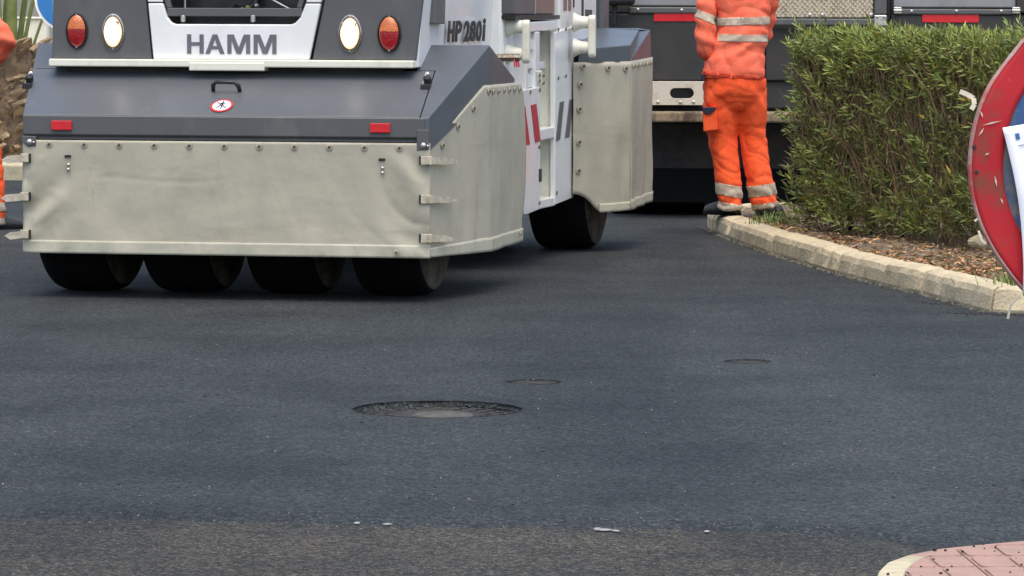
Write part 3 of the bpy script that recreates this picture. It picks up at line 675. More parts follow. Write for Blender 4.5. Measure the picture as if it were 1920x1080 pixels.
# rivets
rv = MB().lathe([(.0165, 0), (.0165, .003), (.012, .004)], (0, 0, 0), (0, -1, 0), 14).lathe([(.0085, .003), (.0075, .007), (.004, .008)], (0, 0, 0), (0, -1, 0), 10).mesh('rivet', M['washer'], smooth=False)
rv.materials.append(M['rivetdark'])
for p in rv.polygons:
    if max(math.hypot(rv.vertices[i].co.x, rv.vertices[i].co.z) for i in p.vertices) < .010: p.material_index = 1
for i in range(11):
    p = atv(92+i*65.7, 270.5+i*.69, -.008); inst(rv, 'rivet', sk1, (p.x, -.009, p.z))
inst(rv, 'rivet', sk1, tuple(atv(743, 473, -.022)), (0, 0, 0), (.7, 1, .7))
cn = math.atan2(.158, .70)            # chamfer plane heading
def on_corner(px, py, proud=.006):
    """point on the chamfer plane through (1.002,0)-(1.16,.70)"""
    d = ray(px, py); dl = Vector((d.dot(RR), d.dot(RF), d.z)); cl = loc(CP); n = Vector((.70, -.158, 0)).normalized()
    t = (Vector((1.002, 0, 0))-cl).dot(n)/dl.dot(n); return cl+dl*t+n*proud
for px, py in ((828, 272), (857, 237), (886, 203), (915, 171)):
    inst(rv, 'rivet', sk2, on_corner(px, py), (0, 0, R(90)-cn), (1.15, 1, 1.0))
for k in range(6):
    inst(rv, 'rivet', sk2, (1.168, .78+k*.145, 1.005), (0, 0, R(90)), (.9, 1, .9))
inst(rv, 'rivet', sk2, (1.175, 1.50, .26), (0, 0, R(90)), (.7, 1, .7))
# latches with slots on the rear skirt
for px in (127, 716):
    yy = 290+ (px-127)*.0105; e = MB(); p = atv(px, yy+3, -.012)
    e.box(p.x-.016, p.x+.016, -.013, -.009, p.z-.006, p.z+.006); lt_ = e.build('slot', M['black'], sk1, bevel=.001)
    for dy in (16, 25):
        q = atv(px+1, yy+dy+3, -.012); MB().lathe([(.009, 0), (.008, .006), (.003, .008)], (q.x, -.010, q.z), (0, -1, 0), 10).build('stud', M['steel'], lt_, smooth=True)
# webbing straps with buckles
for py in (301, 373.5, 446.5):
    p = atv(797, py, 0); p2 = on_corner(838, py-1.5); w2 = .018
    mb = MB(); A = Vector((p.x-.012, -.018, p.z)); B = Vector((1.006, -.030, p.z+.001)); Cc = on_corner(826, py+.5, .026); D = on_corner(846 if py < 440 else 838, py+2, .030+.006*random.random())
    for a, b, wa, wb in ((A, B, w2, w2), (B, Cc, w2, w2*.95), (Cc, D, w2*.95, w2*.35)):
        mb.add([a+Vector((0, 0, -wa)), b+Vector((0, 0, -wb)), b+Vector((0, 0, wb)), a+Vector((0, 0, wa))], [(0, 1, 2, 3)])
    st = mb.build('strap', M['strap'], rol, solid=.004)
    MB().box(A.x-.004, A.x+.050, -.026, -.019, A.z-.021, A.z+.021).build('buckle', M['strap'], st, bevel=.003)
    MB().box(A.x-.013, A.x-.005, -.024, -.016, A.z-.021, A.z+.021).build('slot', M['black'], st)
for py, tip in ((296, 3), (368.5, 1), (439, 8)):
    p = atv(52, py, -.02); q = atv(tip, py+3, -.02); wd = .018
    mb = MB(); mb.prism([(q.x, -.022, q.z), (q.x+.03, -.022, q.z-wd), (p.x, -.022, p.z-wd), (p.x, -.022, p.z+wd), (q.x+.03, -.022, q.z+wd)], (0, .004, 0))
    st = mb.build('strap', M['strap'], rol)
    MB().box(p.x-.035, p.x+.006, -.031, -.0225, p.z-.021, p.z+.021).build('buckle', M['strap'], st, bevel=.003)
    MB().box(p.x+.0065, p.x+.014, -.026, -.012, p.z-.021, p.z+.021).build('slot', M['black'], st)

# --- bumper beam, hood, corner fenders
ZB = .892
bp_ = MB(); prf = [(0, ZB), (-.003, ZB-.004), (-.003, .800), (.012, .788), (.012, .774), (.06, .774), (.06, ZB)]
bp_.prism([(UL+.002, v-.004, z) for v, z in prf], (.985-UL-.004, 0, 0)); bump = bp_.build('bumper_beam', M['panel'], rol, bevel=.004)
for x0, x1 in ((UL-.002, UL+.070), (.945, 1.004)):
    tb = MB().prism([(x0, -.012, ZB-.055 if x0 > 0 else ZB-.10), (x1, -.012, ZB-.055 if x0 > 0 else .79), (x1, -.012, .742), (x0+(.03 if x0 < 0 else 0), -.012, .737), (x0, -.012, .765)], (0, .045, 0)).build('end_bracket', M['panel'], rol, bevel=.003)
    MB().lathe([(.014, 0), (.014, .008), (.006, .012)], ((x0+x1)/2+.004, -.012, .762), (0, -1, 0), 12).build('bolt', M['steel'], tb, smooth=True)
    MB().lathe([(.006, 0), (.005, .012)], ((x0+x1)/2+.026, -.012, .760), (0, -1, 0), 8).build('bolt', M['steel'], tb, smooth=True)
for xa, ya, xb, yb in ((98, 226, 136, 244), (695, 231, 733, 249)):
    a, b = atv(xa, ya, 0), atv(xb, yb, 0)
    rf_ = MB().box(a.x, b.x, -.020, -.0075, b.z, a.z).build('reflector', M['red_refl'], rol, bevel=.003)
RV, RW = .72, 1.238                               # ridge of the sloped hood
lr = atv(72, 80, RV)
def hz(v): return ZB+(RW-ZB)*v/RV
SEAM = .955
def sl_(u0, u1, v0, v1, ua=None, ub=None): return None
hd = MB(); th = .012
hd.prism([(UL, .0, ZB+.003), (SEAM, .0, ZB+.003), (SEAM-.02+.0, .46, hz(.46)), (UL+(lr.x-UL)*.46/RV, .46, hz(.46))], (0, .004, -th))
hood = hd.build('hood', M['grey'], rol, bevel=.005)
MB().prism([(UL+(lr.x-UL)*.465/RV, .465, hz(.465)), (-.90, .465, hz(.465)), (-.90, RV, RW), (lr.x, RV, RW)], (0, .004, -th)).build('fender_top', M['grey'], rol, bevel=.003)
MB().prism([(lr.x, RV, RW), (UL, .004, ZB), (UL, .01, .78), (lr.x-.03, RV, 1.0), (lr.x-.03, RV+.75, 1.0), (lr.x-.03, RV+.75, 1.06)], (.012, 0, 0)).build('fender_side', M['grey'], rol, bevel=.003)
# right fender: slope, chamfer facet, side facet, top
fd = MB(); A = (SEAM+.006, 0, ZB+.002); B = (1.0, 0, ZB+.002); Cq = (1.16, RV, RW); D = (.845, RV, RW); E2 = (SEAM-.014, .462, hz(.462))
E3 = (.845, .462, hz(.462))
fd.add([A, B, Cq, D, E3, E2], [(0, 1, 2, 3, 4, 5)])
F1, F2 = (1.1605, RV-.02, 1.0), (1.006, -.004, .736)
fd.add([B, Cq, F1, F2], [(0, 1, 2, 3)])
pe = atu(971, 146, 1.16); S1, S2 = (1.143, pe.y, pe.z), (1.1435, pe.y, 1.0)
fd.add([Cq, S1, S2, F1], [(0, 1, 2, 3)])
fd.add([Cq, D, (.845, pe.y, pe.z), S1], [(0, 1, 2, 3)])
fd.add([A, B, F2, (SEAM+.006, -.004, .736)], [(0, 1, 2, 3)])
fdo = MB(); fdo.v, fdo.f = fd.v, fd.f
me = fd.mesh('fender', M['grey'], fix=False)
b = bmesh.new(); b.from_mesh(me); bmesh.ops.remove_doubles(b, verts=b.verts, dist=.002); bmesh.ops.recalc_face_normals(b, faces=b.faces); b.to_mesh(me); b.free()
fo_ = bpy.data.objects.new('corner_fender', me); COL.objects.link(fo_); fo_.parent = rol
q = fo_.modifiers.new('bevel', 'BEVEL'); q.width = .006; q.segments = 2; q.limit_method = 'ANGLE'; q.angle_limit = R(15)
q = fo_.modifiers.new('solid', 'SOLIDIFY'); q.thickness = .006; q.offset = -1
# rubber hood stops
for px, py in ((802, 160), (56, 158)):
    d = ray(px, py); best = None
    for i in range(200):
        v = i*.004; p = atv(px, py, v)
        if p.z <= hz(v): best = p; break
    p = best; s_ = 1 if px > 500 else 1
    kn = MB().lathe([(.016, 0), (.020, .006), (.020, .030), (.014, .036)], p+Vector((0, 0, .012)), (0, -.5, 1), 14).build('hood_stop', M['blackp'], rol, smooth=False)
    MB().box(p.x-.026, p.x+.020, p.y-.05, p.y-.022, p.z-.022, p.z+.006).build('bracket', M['blackp'], kn, bevel=.003)
    MB().tube([(p.x-.022, p.y-.02, p.z), (p.x-.022, p.y+.03, p.z+.035), (p.x-.018, p.y+.06, p.z+.062)], .003, 6).build('pin', M['steel'], kn)
    MB().lathe([(.009, 0), (.010, .006), (.004, .012)], (p.x-.018, p.y+.075, p.z+.052), (0, -.4, 1), 10).build('ball', M['whiteprint'], kn, smooth=True)
# handle on the hood
def hoodpt(px, py, pr=0):
    for i in range(400):
        v = i*.002; p = atv(px, py, v)
        if p.z <= hz(v)+.003: break
    return p+Vector((0, -.43, .9))*pr
a, b = hoodpt(400, 170), hoodpt(450, 171)
MB().tube([a, a+Vector((.004, -.02, .028)), a.lerp(b, .16)+Vector((0, -.03, .043)), a.lerp(b, .84)+Vector((0, -.03, .043)), b+Vector((-.004, -.02, .028)), b], [.010, .011, .009, .009, .011, .010], 10).build('grab_handle', M['blackp'], rol, smooth=True)
# pedestrian prohibition sticker
c0 = hoodpt(416, 199.5); ev = Vector((0, RV, RW-ZB)).normalized(); nv = Vector((0, -ev.z, ev.y))
SR = .056
def stk(a, b, c): return c0+Vector((a, 0, 0))+ev*b+nv*(c+.0035)
stick = disc(MB(), (0, 0), SR, SR*1.18, stk, 40, .001).build('warning_sticker', M['red_refl'], rol)
disc(MB(), (0, 0), SR*.80, SR*.80*1.18, lambda a, b, c: stk(a, b, c+.0014), 40, .0008).build('white_field', M['whiteprint'], stick)
pic = MB(); pf = lambda a, b, c=0: stk(a*SR, b*SR*1.18, c+.0026)
def pq(*pts): pic.prism([pf(*p) for p in pts], nv*.0006)
pq((-.06, .72), (.06, .72), (.07, .60), (.05, .52), (-.05, .52), (-.07, .60))
pq((-.12, .46), (.10, .46), (.14, .0), (.0, -.10), (-.16, .02)); pq((.08, .46), (.26, .34), (.32, .08), (.26, .08), (.20, .28), (.10, .32))
pq((-.10, .44), (-.20, .36), (-.26, .12), (-.20, .12), (-.12, .30)); pq((-.16, .04), (-.02, -.02), (-.34, -.52), (-.46, -.52)); pq((-.02, -.04), (.14, .02), (.08, -.60), (-.02, -.60))
pic.build('pedestrian_symbol', M['black'], stick)
MB().prism([stk(*(Vector(q)*SR), .0040) for q in ((-.55, .50), (-.47, .60), (.55, -.50), (.47, -.60))], nv*.0005).build('slash', M['letter'], stick)

# --- rear body: trim bar, panels, lamps, grille window
VB = .40
def rp(px, py, v=VB): return atv(px, py, v)
tl, br = rp(97, 110.5), rp(778.5, 128.5)
bar = MB().box(tl.x, br.x, VB-.055, VB+.05, 1.126, 1.163).build('trim_bar', M['cream'], rol, bevel=.006)
a, b = rp(360, 132), rp(501, 118)
MB().box(a.x, b.x, VB-.060, VB+.03, 1.108, 1.150).build('latch_plate', M['cream'], rol, bevel=.006)
TOPW = 1.86
def slope_x(x0, y0, x1, y1, w_):
    a, b = rp(x0, y0), rp(x1, y1); return a.x+(b.x-a.x)*(w_-a.z)/(b.z-a.z)
w0 = 1.1635
lp = [(rp(97, 112).x, w0), (slope_x(286, 112, 275, 0, w0)-.004, w0), (slope_x(286, 112, 275, 0, TOPW)-.004, TOPW), (rp(96, 0).x+.02, TOPW)]
MB().prism([(u, VB, z) for u, z in lp], (0, .03, 0)).build('lamp_panel', M['panel'], rol, bevel=.006)
rpn = [(slope_x(583, 114, 607, 0, w0)+.005, w0), (rp(779, 115).x, w0), (slope_x(779, 115, 793, 0, TOPW), TOPW), (slope_x(583, 114, 607, 0, TOPW)+.005, TOPW)]
MB().prism([(u, VB, z) for u, z in rpn], (0, .03, 0)).build('lamp_panel', M['panel'], rol, bevel=.006)
# centre panel with rounded notch
OL0, OL1, OR0, OR1 = rp(318, 45), rp(306, 6), rp(559, 46), rp(574, 7)
def openx(a, b, w_): return a.x+(b.x-a.x)*(w_-a.z)/(b.z-a.z)
wb = OL0.z; SEAMW = rp(290, 6).z
def notch(top):
    pts = []
    xl, xr_ = openx(OL0, OL1, wb), openx(OR0, OR1, wb); r_ = .035
    pts.append((openx(OR0, OR1, top), top)); pts.append((openx(OR0, OR1, wb+r_), wb+r_))
    pts += [(xr_-.012, wb+.008), (xr_-.032, wb), (xl+.032, wb), (xl+.012, wb+.008)]
    pts.append((openx(OL0, OL1, wb+r_), wb+r_)); pts.append((openx(OL0, OL1, top), top)); return pts
cpn = [(slope_x(286, 112, 275, 0, w0)+.008, w0), (slope_x(583, 114, 607, 0, w0)-.008, w0), (slope_x(583, 114, 607, 0, SEAMW)-.008, SEAMW)]+notch(SEAMW)+[(slope_x(286, 112, 275, 0, SEAMW)+.008, SEAMW)]
rpanel = MB().prism([(u, VB-.012, z) for u, z in cpn], (0, .03, 0)); rpanel = rpanel.build('rear_panel', M['white'], rol, bevel=.006)
for s_, (x0, y0, x1, y1), (o0_, o1_) in ((1, (583, 114, 607, 0), (OR0, OR1)), (-1, (286, 112, 275, 0), (OL0, OL1))):
    z0, z1 = SEAMW+.006, TOPW-.15
    MB().prism([(slope_x(x0, y0, x1, y1, z0)-s_*.008, VB-.012, z0), (openx(o0_, o1_, z0), VB-.012, z0), (openx(o0_, o1_, z1), VB-.012, z1), (slope_x(x0, y0, x1, y1, z1)-s_*.008, VB-.012, z1)], (0, .03, 0)).build('window_post', M['white'], rol, bevel=.004)
MB().box(slope_x(286, 112, 275, 0, TOPW), slope_x(583, 114, 607, 0, TOPW), VB-.012, VB+.02, TOPW-.145, TOPW).build('rear_panel_top', M['white'], rol, bevel=.006)
# dark engine bay
MB().box(-.46, .34, VB+.25, VB+.28, 1.2, TOPW-.05).build('engine_bay', M['glass'], rol)
fr = MB(); fz0, fz1 = rp(430, 31).z, rp(430, 15).z
fr.box(rp(313, 30, VB+.02).x, rp(566, 30, VB+.02).x, VB+.02, VB+.05, fz0, fz1)
for a_, b_ in (((312, 30), (322, 30)), ((556, 30), (566, 30))):
    x0_, x1_ = rp(*a_, VB+.02).x, rp(*b_, VB+.02).x; s_ = -1 if a_[0] < 400 else 1
    fr.prism([(x0_, VB+.0205, fz1), (x1_, VB+.0205, fz1), (x1_+s_*.07, VB+.0205, TOPW-.2), (x0_+s_*.07, VB+.0205, TOPW-.2)], (0, .029, 0))
fr.build('window_frame', M['panel'], rol, bevel=.004)
for px in (343, 474):
    p = rp(px, 36, VB+.02); MB().lathe([(.010, 0), (.013, .004), (.013, .03), (.008, .034)], (p.x, VB+.025, p.z-.014), (0, 0, 1), 12).build('frame_foot', M['steel'], rol)
p0 = rp(345, 0, VB+.1); MB().tube([(p0.x, VB+.12, 1.38), (p0.x, VB+.12, 1.7)], .006, 8).build('rod', M['steel'], rol)
p0 = rp(470, 5, VB+.2)
MB().tube([(p0.x-.08, VB+.2, 1.42), (p0.x-.02, VB+.18, 1.40), (p0.x+.03, VB+.19, 1.44), (p0.x+.05, VB+.2, 1.55)], .018, 10).build('hose', M['blackp'], rol, smooth=True)
MB().tube([(p0.x+.10, VB+.15, 1.47), (p0.x+.22, VB+.17, 1.405)], .006, 8).build('pipe', M['steel'], rol)
for i, dx in enumerate((-.03, .0, .045)):
    MB().lathe([(.012, 0), (.014, .01), (.010, .03), (.004, .035)], (p0.x+dx, VB+.16, 1.405+.01*i), (0, -1, .2), 10).build('fitting', M['steel'] if i != 1 else M['cutstem'], rol)
# lettering HAMM
def fmr(a, b, c): return (a, VB-.0125-c, b)
h0, h1 = rp(351, 100.5, VB-.012), rp(518.5, 64, VB-.012)
def letters():
    W = h1.x-h0.x; zb = (rp(435, 101, VB-.012).z); zt = rp(435, 64.5, VB-.012).z; H_ = zt-zb; T_ = .29
    def poly(x0, pts, wd): MB().prism([fmr(h0.x+W*(x0+p[0]*wd), zb+H_*p[1], .0) for p in pts], (0, -.0025, 0)).build('letter', M['letter'], rpanel)
    # H
    poly(0, [(0, 0), (.25, 0), (.25, .42), (.75, .42), (.75, 0), (1, 0), (1, 1), (.75, 1), (.75, .60), (.25, .60), (.25, 1), (0, 1)], .187)
    # A, two halves round the counter
    poly(.205, [(0, 0), (.23, 0), (.32, .24), (.68, .24), (.77, 0), (1, 0), (.62, 1), (.5, 1), (.5, .76), (.61, .40), (.39, .40), (.5, .76), (.5, 1), (.38, 1)], .215)
    for x0 in (.452, .745): poly(x0, [(0, 0), (.18, 0), (.18, .70), (.40, 0), (.60, 0), (.82, .70), (.82, 0), (1, 0), (1, 1), (.72, 1), (.5, .33), (.28, 1), (0, 1)], .255)
letters()
# lamps
def lamp(px, py, hw, hh, kind):
    c = rp(px, py, VB); s_ = .00267; rx, rz = hw*s_, hh*s_
    def fl(a, b, cc): return (c.x+a, VB-cc, c.z+b)
    def oval(mb, prof, n=32, cz=0): 
        vs = []; 
        for k, (r_, d) in enumerate(prof): vs += [fl(rx*r_*math.cos(2*math.pi*i/n), rz*r_*math.copysign(abs(math.sin(2*math.pi*i/n))**1.12, math.sin(2*math.pi*i/n)), d) for i in range(n)]
        fs = [(k*n+i, k*n+(i+1) % n, (k+1)*n+(i+1) % n, (k+1)*n+i) for k in range(len(prof)-1) for i in range(n)]
        fs.append(tuple(range((len(prof)-1)*n, len(prof)*n))); return mb.add(vs, fs)
    la = oval(MB(), [(1.10, 0), (1.10, .010), (1.02, .012), (.97, .004), (.97, .001)]).build('lamp', M['chrome'] if kind == 'lit' else M['blackp'], rol, smooth=False)
    if kind == 'lit':
        oval(MB(), [(.95, .002), (.95, .012), (.80, .024), (.5, .030), (.2, .032)]).build('lens', M['lit'], la, smooth=True); oval(MB(), [(.74, .028), (.70, .034), (.4, .038), (.1, .040)]).build('bulb_glow', M['bulb'], la, smooth=True)
        bz = oval(MB(), [(.98, .003), (.98, .014), (.90, .018), (.88, .012)], 32); bz.f.pop(); bz.build('bezel', M['rust'], la)
        rb = MB()
        for i in range(9):
            x_ = rx*(-.62+.155*i); hb = rz*.22*random.uniform(.7, 1.2); zc = rz*.42; rb.box(c.x+x_-.0014, c.x+x_+.0014, VB-.043, VB-.02, c.z+zc-hb*.3, c.z+zc+hb)
        rb.build('lens_rib', M['chrome'], la)
    else:
        for nm, m_, z0, z1 in (('amber_lens', M['amber'], .14, 1.0), ('red_lens', M['redlens'], -1.0, .13)):
            mb = MB(); NU, NV = 20, 10
            def lens(a, b):
                z_ = (z0+(z1-z0)*b)*.95; hw_ = math.sqrt(max(0, 1-(abs(z_)/.96)**2))*.88; x_ = hw_*(2*a-1); r2 = min(1, x_*x_+z_*z_); return fl(rx*x_, rz*z_, .004+.030*math.sqrt(max(0, 1-r2)))
            mb.grid(lens, NU, NV).build(nm, m_, la, smooth=True)
    for s2 in (1, -1): MB().lathe([(.0045, 0), (.004, .004)], fl(0, rz*.97*s2, .012), (0, -1, 0), 8).build('screw', M['steel'], la)
lamp(145, 58, 19.5, 31, 'red'); lamp(213, 60, 19.5, 31, 'lit'); lamp(657, 63, 20, 31.5, 'lit'); lamp(730.5, 63, 20.5, 32, 'red')

# --- side body
BU = .88
body = MB(); body.prism([(-1.0, VB+.60, 1.10), (BU-.022, VB+.60, 1.10), (BU+.022, VB+.60, TOPW), (-1.0, VB+.60, TOPW)], (0, 1.681, 0)); body.build('engine_housing', M['white'], rol, bevel=.02)
MB().prism([(BU-.10, VB+.031, 1.128), (BU-.0205, VB+.031, 1.128), (BU+.022, VB+.031, TOPW), (BU-.06, VB+.031, TOPW)], (0, .568, 0)).build('housing_cheek', M['white'], rol, bevel=.006)
MB().prism([(-1.0, VB+.031, 1.128), (-.92, VB+.031, 1.128), (-.92, VB+.031, TOPW), (-1.0, VB+.031, TOPW)], (0, .568, 0)).build('housing_cheek', M['white'], rol, bevel=.006)
MB().box(-.92, BU-.05, VB+.031, VB+.598, TOPW-.03, TOPW-.001).build('housing_lid', M['white'], rol, bevel=.004)
MB().box(-.92, BU-.101, VB+.031, VB+.598, 1.10, 1.128).build('bay_floor', M['dark'], rol)  # dark colour puts in the shadow below the trim bar
def fms(a, b, c): return (BU-.001+.0 + .044*(b-1.45)/.81+.018 + c, a, b)
p, q_ = atu(836, 79, BU), atu(907, 37, BU)
for ch, x0, x1, dz in (('H', 0, .165, 0), ('P', .195, .345, 0), ('2', .415, .555, 0), ('8', .575, .72, 0), ('0', .74, .885, 0), ('i', .915, .985, .012)):
    text_obj(ch, 'letter', M['black'], rol, fms, p.y+(q_.y-p.y)*x0, p.y+(q_.y-p.y)*x1, 1.248, 1.356+dz, bold=.036, depth=.004)
p = atu(826, 45, BU+.02); MB().prism([(BU-.012, p.y-.14, p.z), (BU-.012, p.y+.10, p.z), (BU-.012, p.y+.16, TOPW-.1), (BU-.012, p.y-.08, TOPW-.1)], (.035, 0, 0)).build('side_vent_trim', M['panel'], rol, bevel=.006)
# --- mid body with step recess
VE = VB+.031+2.25
MB().box(-.85, .70, VE, 5.2, .5, 1.85).build('operator_platform', M['white'], rol, bevel=.02)
MB().box(.70, .80, 2.45, 4.18, .34, 1.34).build('recess_wall', M['cream'], rol)
MB().box(.80, .966, 3.56, 3.60, .34, 1.30).build('recess_end', M['cream'], rol)
MB().box(.80, .966, 3.02, 3.06, .34, .95).build('recess_end', M['cream'], rol)
MU = 1.0
def mp_(px, py, u=MU): p = atu(px, py, u); return (p.x, p.y, p.z)
lp_ = MB().prism([mp_(966, 172), mp_(1013, 163), mp_(1013, 392), mp_(988, 402), mp_(983, 402)], (-.03, 0, 0)).build('side_panel', M['white'], rol, bevel=.004)
rp_ = MB().prism([mp_(1041, 61), mp_(1076, 50), mp_(1076, 370), mp_(1041, 384)], (-.03, 0, 0)).build('side_panel', M['white'], rol, bevel=.004)
def stripe(par, m_, *px): MB().prism([mp_(*q) for q in px], (.003, 0, 0)).build('stripe', m_, par)
stripe(lp_, M['red_paint'], (973.5, 201), (984, 199), (993, 270.5), (983, 273)); stripe(lp_, M['red_paint'], (995, 197), (1005, 194.5), (1013, 264), (1003, 267.5))
stripe(rp_, M['grey_dec'], (1049, 192), (1057, 189.5), (1049.5, 262), (1041.5, 265)); stripe(rp_, M['grey_dec'], (1067, 187.5), (1074, 185.5), (1067, 257), (1058.5, 259))
bolt = MB().lathe([(.013, 0), (.012, .006), (.006, .009)], (0, 0, 0), (1, 0, 0), 10).mesh('bolt', M['rivet'])
for x_, y_, par in ((976, 175, lp_), (993.5, 172, lp_), (1011, 168, lp_), (1010, 275, lp_), (1010.5, 380, lp_), (1046, 55, rp_), (1060, 54, rp_), (1073, 52, rp_), (1046, 146, rp_), (1060, 142, rp_), (1073.5, 140, rp_), (1073.5, 154, rp_), (1074, 203, rp_), (1073, 253, rp_), (1073, 351, rp_), (1043, 361, rp_)):
    inst(bolt, 'bolt', par, mp_(x_, y_))
MB().box(MU-.012, MU+.003, atu(1012, 330, MU).y-.03, atu(1015, 330, MU).y, atu(1012, 341, MU).z, atu(1012, 317, MU).z).build('slot', M['dark'], rol)
# frame beams round the recess, step treads
def bar_px(name, x0, y0, x1, y1, hpx, depth=.2, m_='white', u=MU-.004):
    a, b = mp_(x0, y0, u), mp_(x1, y1, u); c, d = mp_(x1, y1+hpx, u), mp_(x0, y0+hpx, u)
    return MB().prism([a, b, c, d], (-depth, 0, 0)).build(name, M[m_], rol, bevel=.006)
bar_px('top_beam', 986, 42, 1045, 37, 19, .15)
bar_px('step', 1013, 243, 1041, 237, 21, .22); bar_px('step', 1013, 375, 1041, 369, 17, .22)
bar_px('cross_beam', 1008, 117, 1041, 112, 14, .2, 'white', MU-.06)
bar_px('hinge_strip', 1004, 60, 1012, 59, 118, .05); bar_px('sill_post', 986, 58, 990, 58, 112, .12)
for i, y_ in enumerate((66, 101, 136)):
    a, b = mp_(989, y_, MU-.02), mp_(1006, y_+14, MU-.02); c, d = mp_(1006, y_+26, MU-.02), mp_(989, y_+29, MU-.02)
    MB().prism([a, b, c, d], (-.22, 0, 0)).build('louvre', M['white'], rol, bevel=.006)
MB().prism([mp_(989, 56, .84), mp_(1010, 54, .84), mp_(1010, 168, .84), mp_(989, 172, .84)], (-.02, 0, 0)).build('louvre_back', M['dark'], rol)
# latch bits on the recess edge
hg = MB().prism([mp_(1006, 134), mp_(1017, 132), mp_(1017, 157), mp_(1009, 160)], (-.03, 0, 0)).build('hinge', M['cream'], rol, bevel=.004)
for x_, y_ in ((1011, 141), (1011, 151), (1018, 141), (1018, 155)): inst(bolt, 'bolt', hg, mp_(x_, y_, MU+.001))
for x_, y_ in ((1037, 123), (1020, 198), (1031, 155)):
    p = mp_(x_, y_, .801); inst(bolt, 'bolt', rol, p, (0, 0, 0), (1, 1.4, 1.4))
MB().tube([mp_(1040, 164, .9), mp_(1030, 172, .9), mp_(1029, 184, .9), mp_(1040, 192, .9)], .012, 8).build('grab_loop', M['cream'], rol, smooth=True)
# dark storage box and brown panel high on the side
a = mp_(967, 38); b = mp_(1050, 30)
MB().box(.72, MU, a[1], b[1], 1.362, 1.385).build('box_sill', M['black'], rol)
MB().box(.72, MU-.005, a[1], atu(1006, 20, MU).y, 1.386, 1.80).build('storage_box', M['panel'], rol, bevel=.01)
MB().box(.72, MU-.02, atu(1006.5, 20, MU).y, atu(1011.5, 20, MU).y, 1.386, 1.80).build('box_frame', M['white'], rol, bevel=.006)
MB().box(.72, MU-.03, atu(1012, 20, MU).y, b[1], 1.386, 1.80).build('brown_panel', M['brown'], rol, bevel=.01)
MB().box(.70, .93, VE+.002, a[1]-.005, .98, 1.80).build('side_column', M['white'], rol, bevel=.02)
c0_ = atu(1051, 20, MU-.01).y; c1_ = atu(1119, 20, MU-.01).y
MB().box(.66, MU-.012, c0_, c1_, atu(1090, 78, MU).z, 1.80).build('side_column', M['white'], rol, bevel=.015)
for x0, x1, y1 in ((1060, 1066, 20), (1069, 1074, 20), (1078, 1080, 14), (1094, 1097, 30)):
    p = atu(x0, y1, MU); q_ = atu(x1, y1, MU); MB().box(MU-.013, MU-.008, p.y, q_.y, p.z, 1.7).build('column_slot', M['brown'] if x0 < 1070 else M['dark'], rol)
for k in range(6):
    p = atu(1101+k*2.2, 34, MU); MB().box(MU-.0125, MU-.008, p.y, p.y+.014, p.z, p.z+.05).build('vent_slit', M['dark'], rol)
# tie-down posts
def post(px, y0, y1, arms, u):
    a, b = atu(px, y0, u), atu(px, y1, u); w2 = .028
    ring = []
    n = 10
    for k in range(n+1): t = math.pi*k/n; ring.append((u, a.y+w2*math.cos(t), a.z-w2+w2*math.sin(t)))
    for k in range(n+1): t = math.pi+math.pi*k/n; ring.append((u, a.y+w2*math.cos(t), b.z+w2+w2*math.sin(t)))
    po = MB().prism(ring, (.04, 0, 0)).build('tie_down_plate', M['cream'], rol, bevel=.008)
    for y_ in arms:
        c = Vector((u, a.y, atu(px, y_, u).z)); MB().lathe([(.058, -.085), (.053, -.078), (.043, -.060), (.036, -.042), (.034, .0)], (u, c.y, c.z), (1, 0, 0), 20).build('boss', M['cream'], po, smooth=True)
post(980, 37, 119, (50, 101), MU+.015); post(1104, 28, 108, (42, 89), 1.115)
c = atu(966, 108, MU)
vl = MB().tube([(MU-.1, c.y, c.z), (MU+.02, c.y+.02, c.z)], .02, 8).build('valve', M['rivet'], rol)
for k in range(3): MB().tube([(MU+.0, c.y-.04+k*.06, c.z-.01), (MU+.01, c.y-.05+k*.06, c.z-.05)], .005, 6).build('valve_pipe', M['red_paint'], vl)

# --- front fender and skirt
FA, FB_, FC = Vector((1.01, 4.08, 0)), Vector((1.29, 4.45, 0)), Vector((1.29, 5.3, 0))
def onplane(px, py, P0, P1, proud=0):
    d = ray(px, py); dl = Vector((d.dot(RR), d.dot(RF), d.z)); cl = loc(CP); t_ = (P1-P0).normalized(); n = Vector((t_.y, -t_.x, 0))
    t = (P0-cl).dot(n)/dl.dot(n); return cl+dl*t+n*proud
def fsk(a, b):
    # chamfer: bottom edge follows the wheel arch
    p = FA.lerp(FB_, a); px = 1078+102*a
    arch = [(0, 364), (.09, 365), (.20, 371), (.32, 381), (.42, 392), (.48, 398), (1, 393.5)]
    for (a0, y0), (a1, y1) in zip(arch, arch[1:]):
        if a0 <= a <= a1: yb = y0+(y1-y0)*(a-a0)/(a1-a0); break
    zb = onplane(px, yb, FA, FB_).z; zt = onplane(px, 117-.02*(px-1078), FA, FB_).z
    f = .010*noise.noise((a*4, b*3, 21))+.008*math.sin(a*11+b*2)*(1-b)
    return (p.x+f*.8, p.y-f*.5, zb+(zt-zb)*b)
fs = MB().grid(fsk, 60, 30).build('front_skirt', M['tarp'], rol, smooth=True, solid=.006)
def fss(a, b):
    p = FB_.lerp(FC, a); px = 1180+41*a
    zb = onplane(px, 393.5-17.5*a, FB_, FC).z; zt = onplane(px, 115-8*a, FB_, FC).z
    f = .013*noise.noise((a*5, b*2.5, 31))+.006*math.sin(a*16)
    return (p.x+f*(1-b*.6), p.y, zb+(zt-zb)*b)
fs2 = MB().grid(fss, 40, 30).build('front_side_skirt', M['tarp'], rol, smooth=True, solid=.006)
MB().grid(lambda a, b: (fss(a, b*.07)[0]+.007, fss(a, b*.07)[1], fss(a, b*.07)[2]-.002), 40, 4).build('hem', M['hem'], fs2, smooth=True, solid=.004)
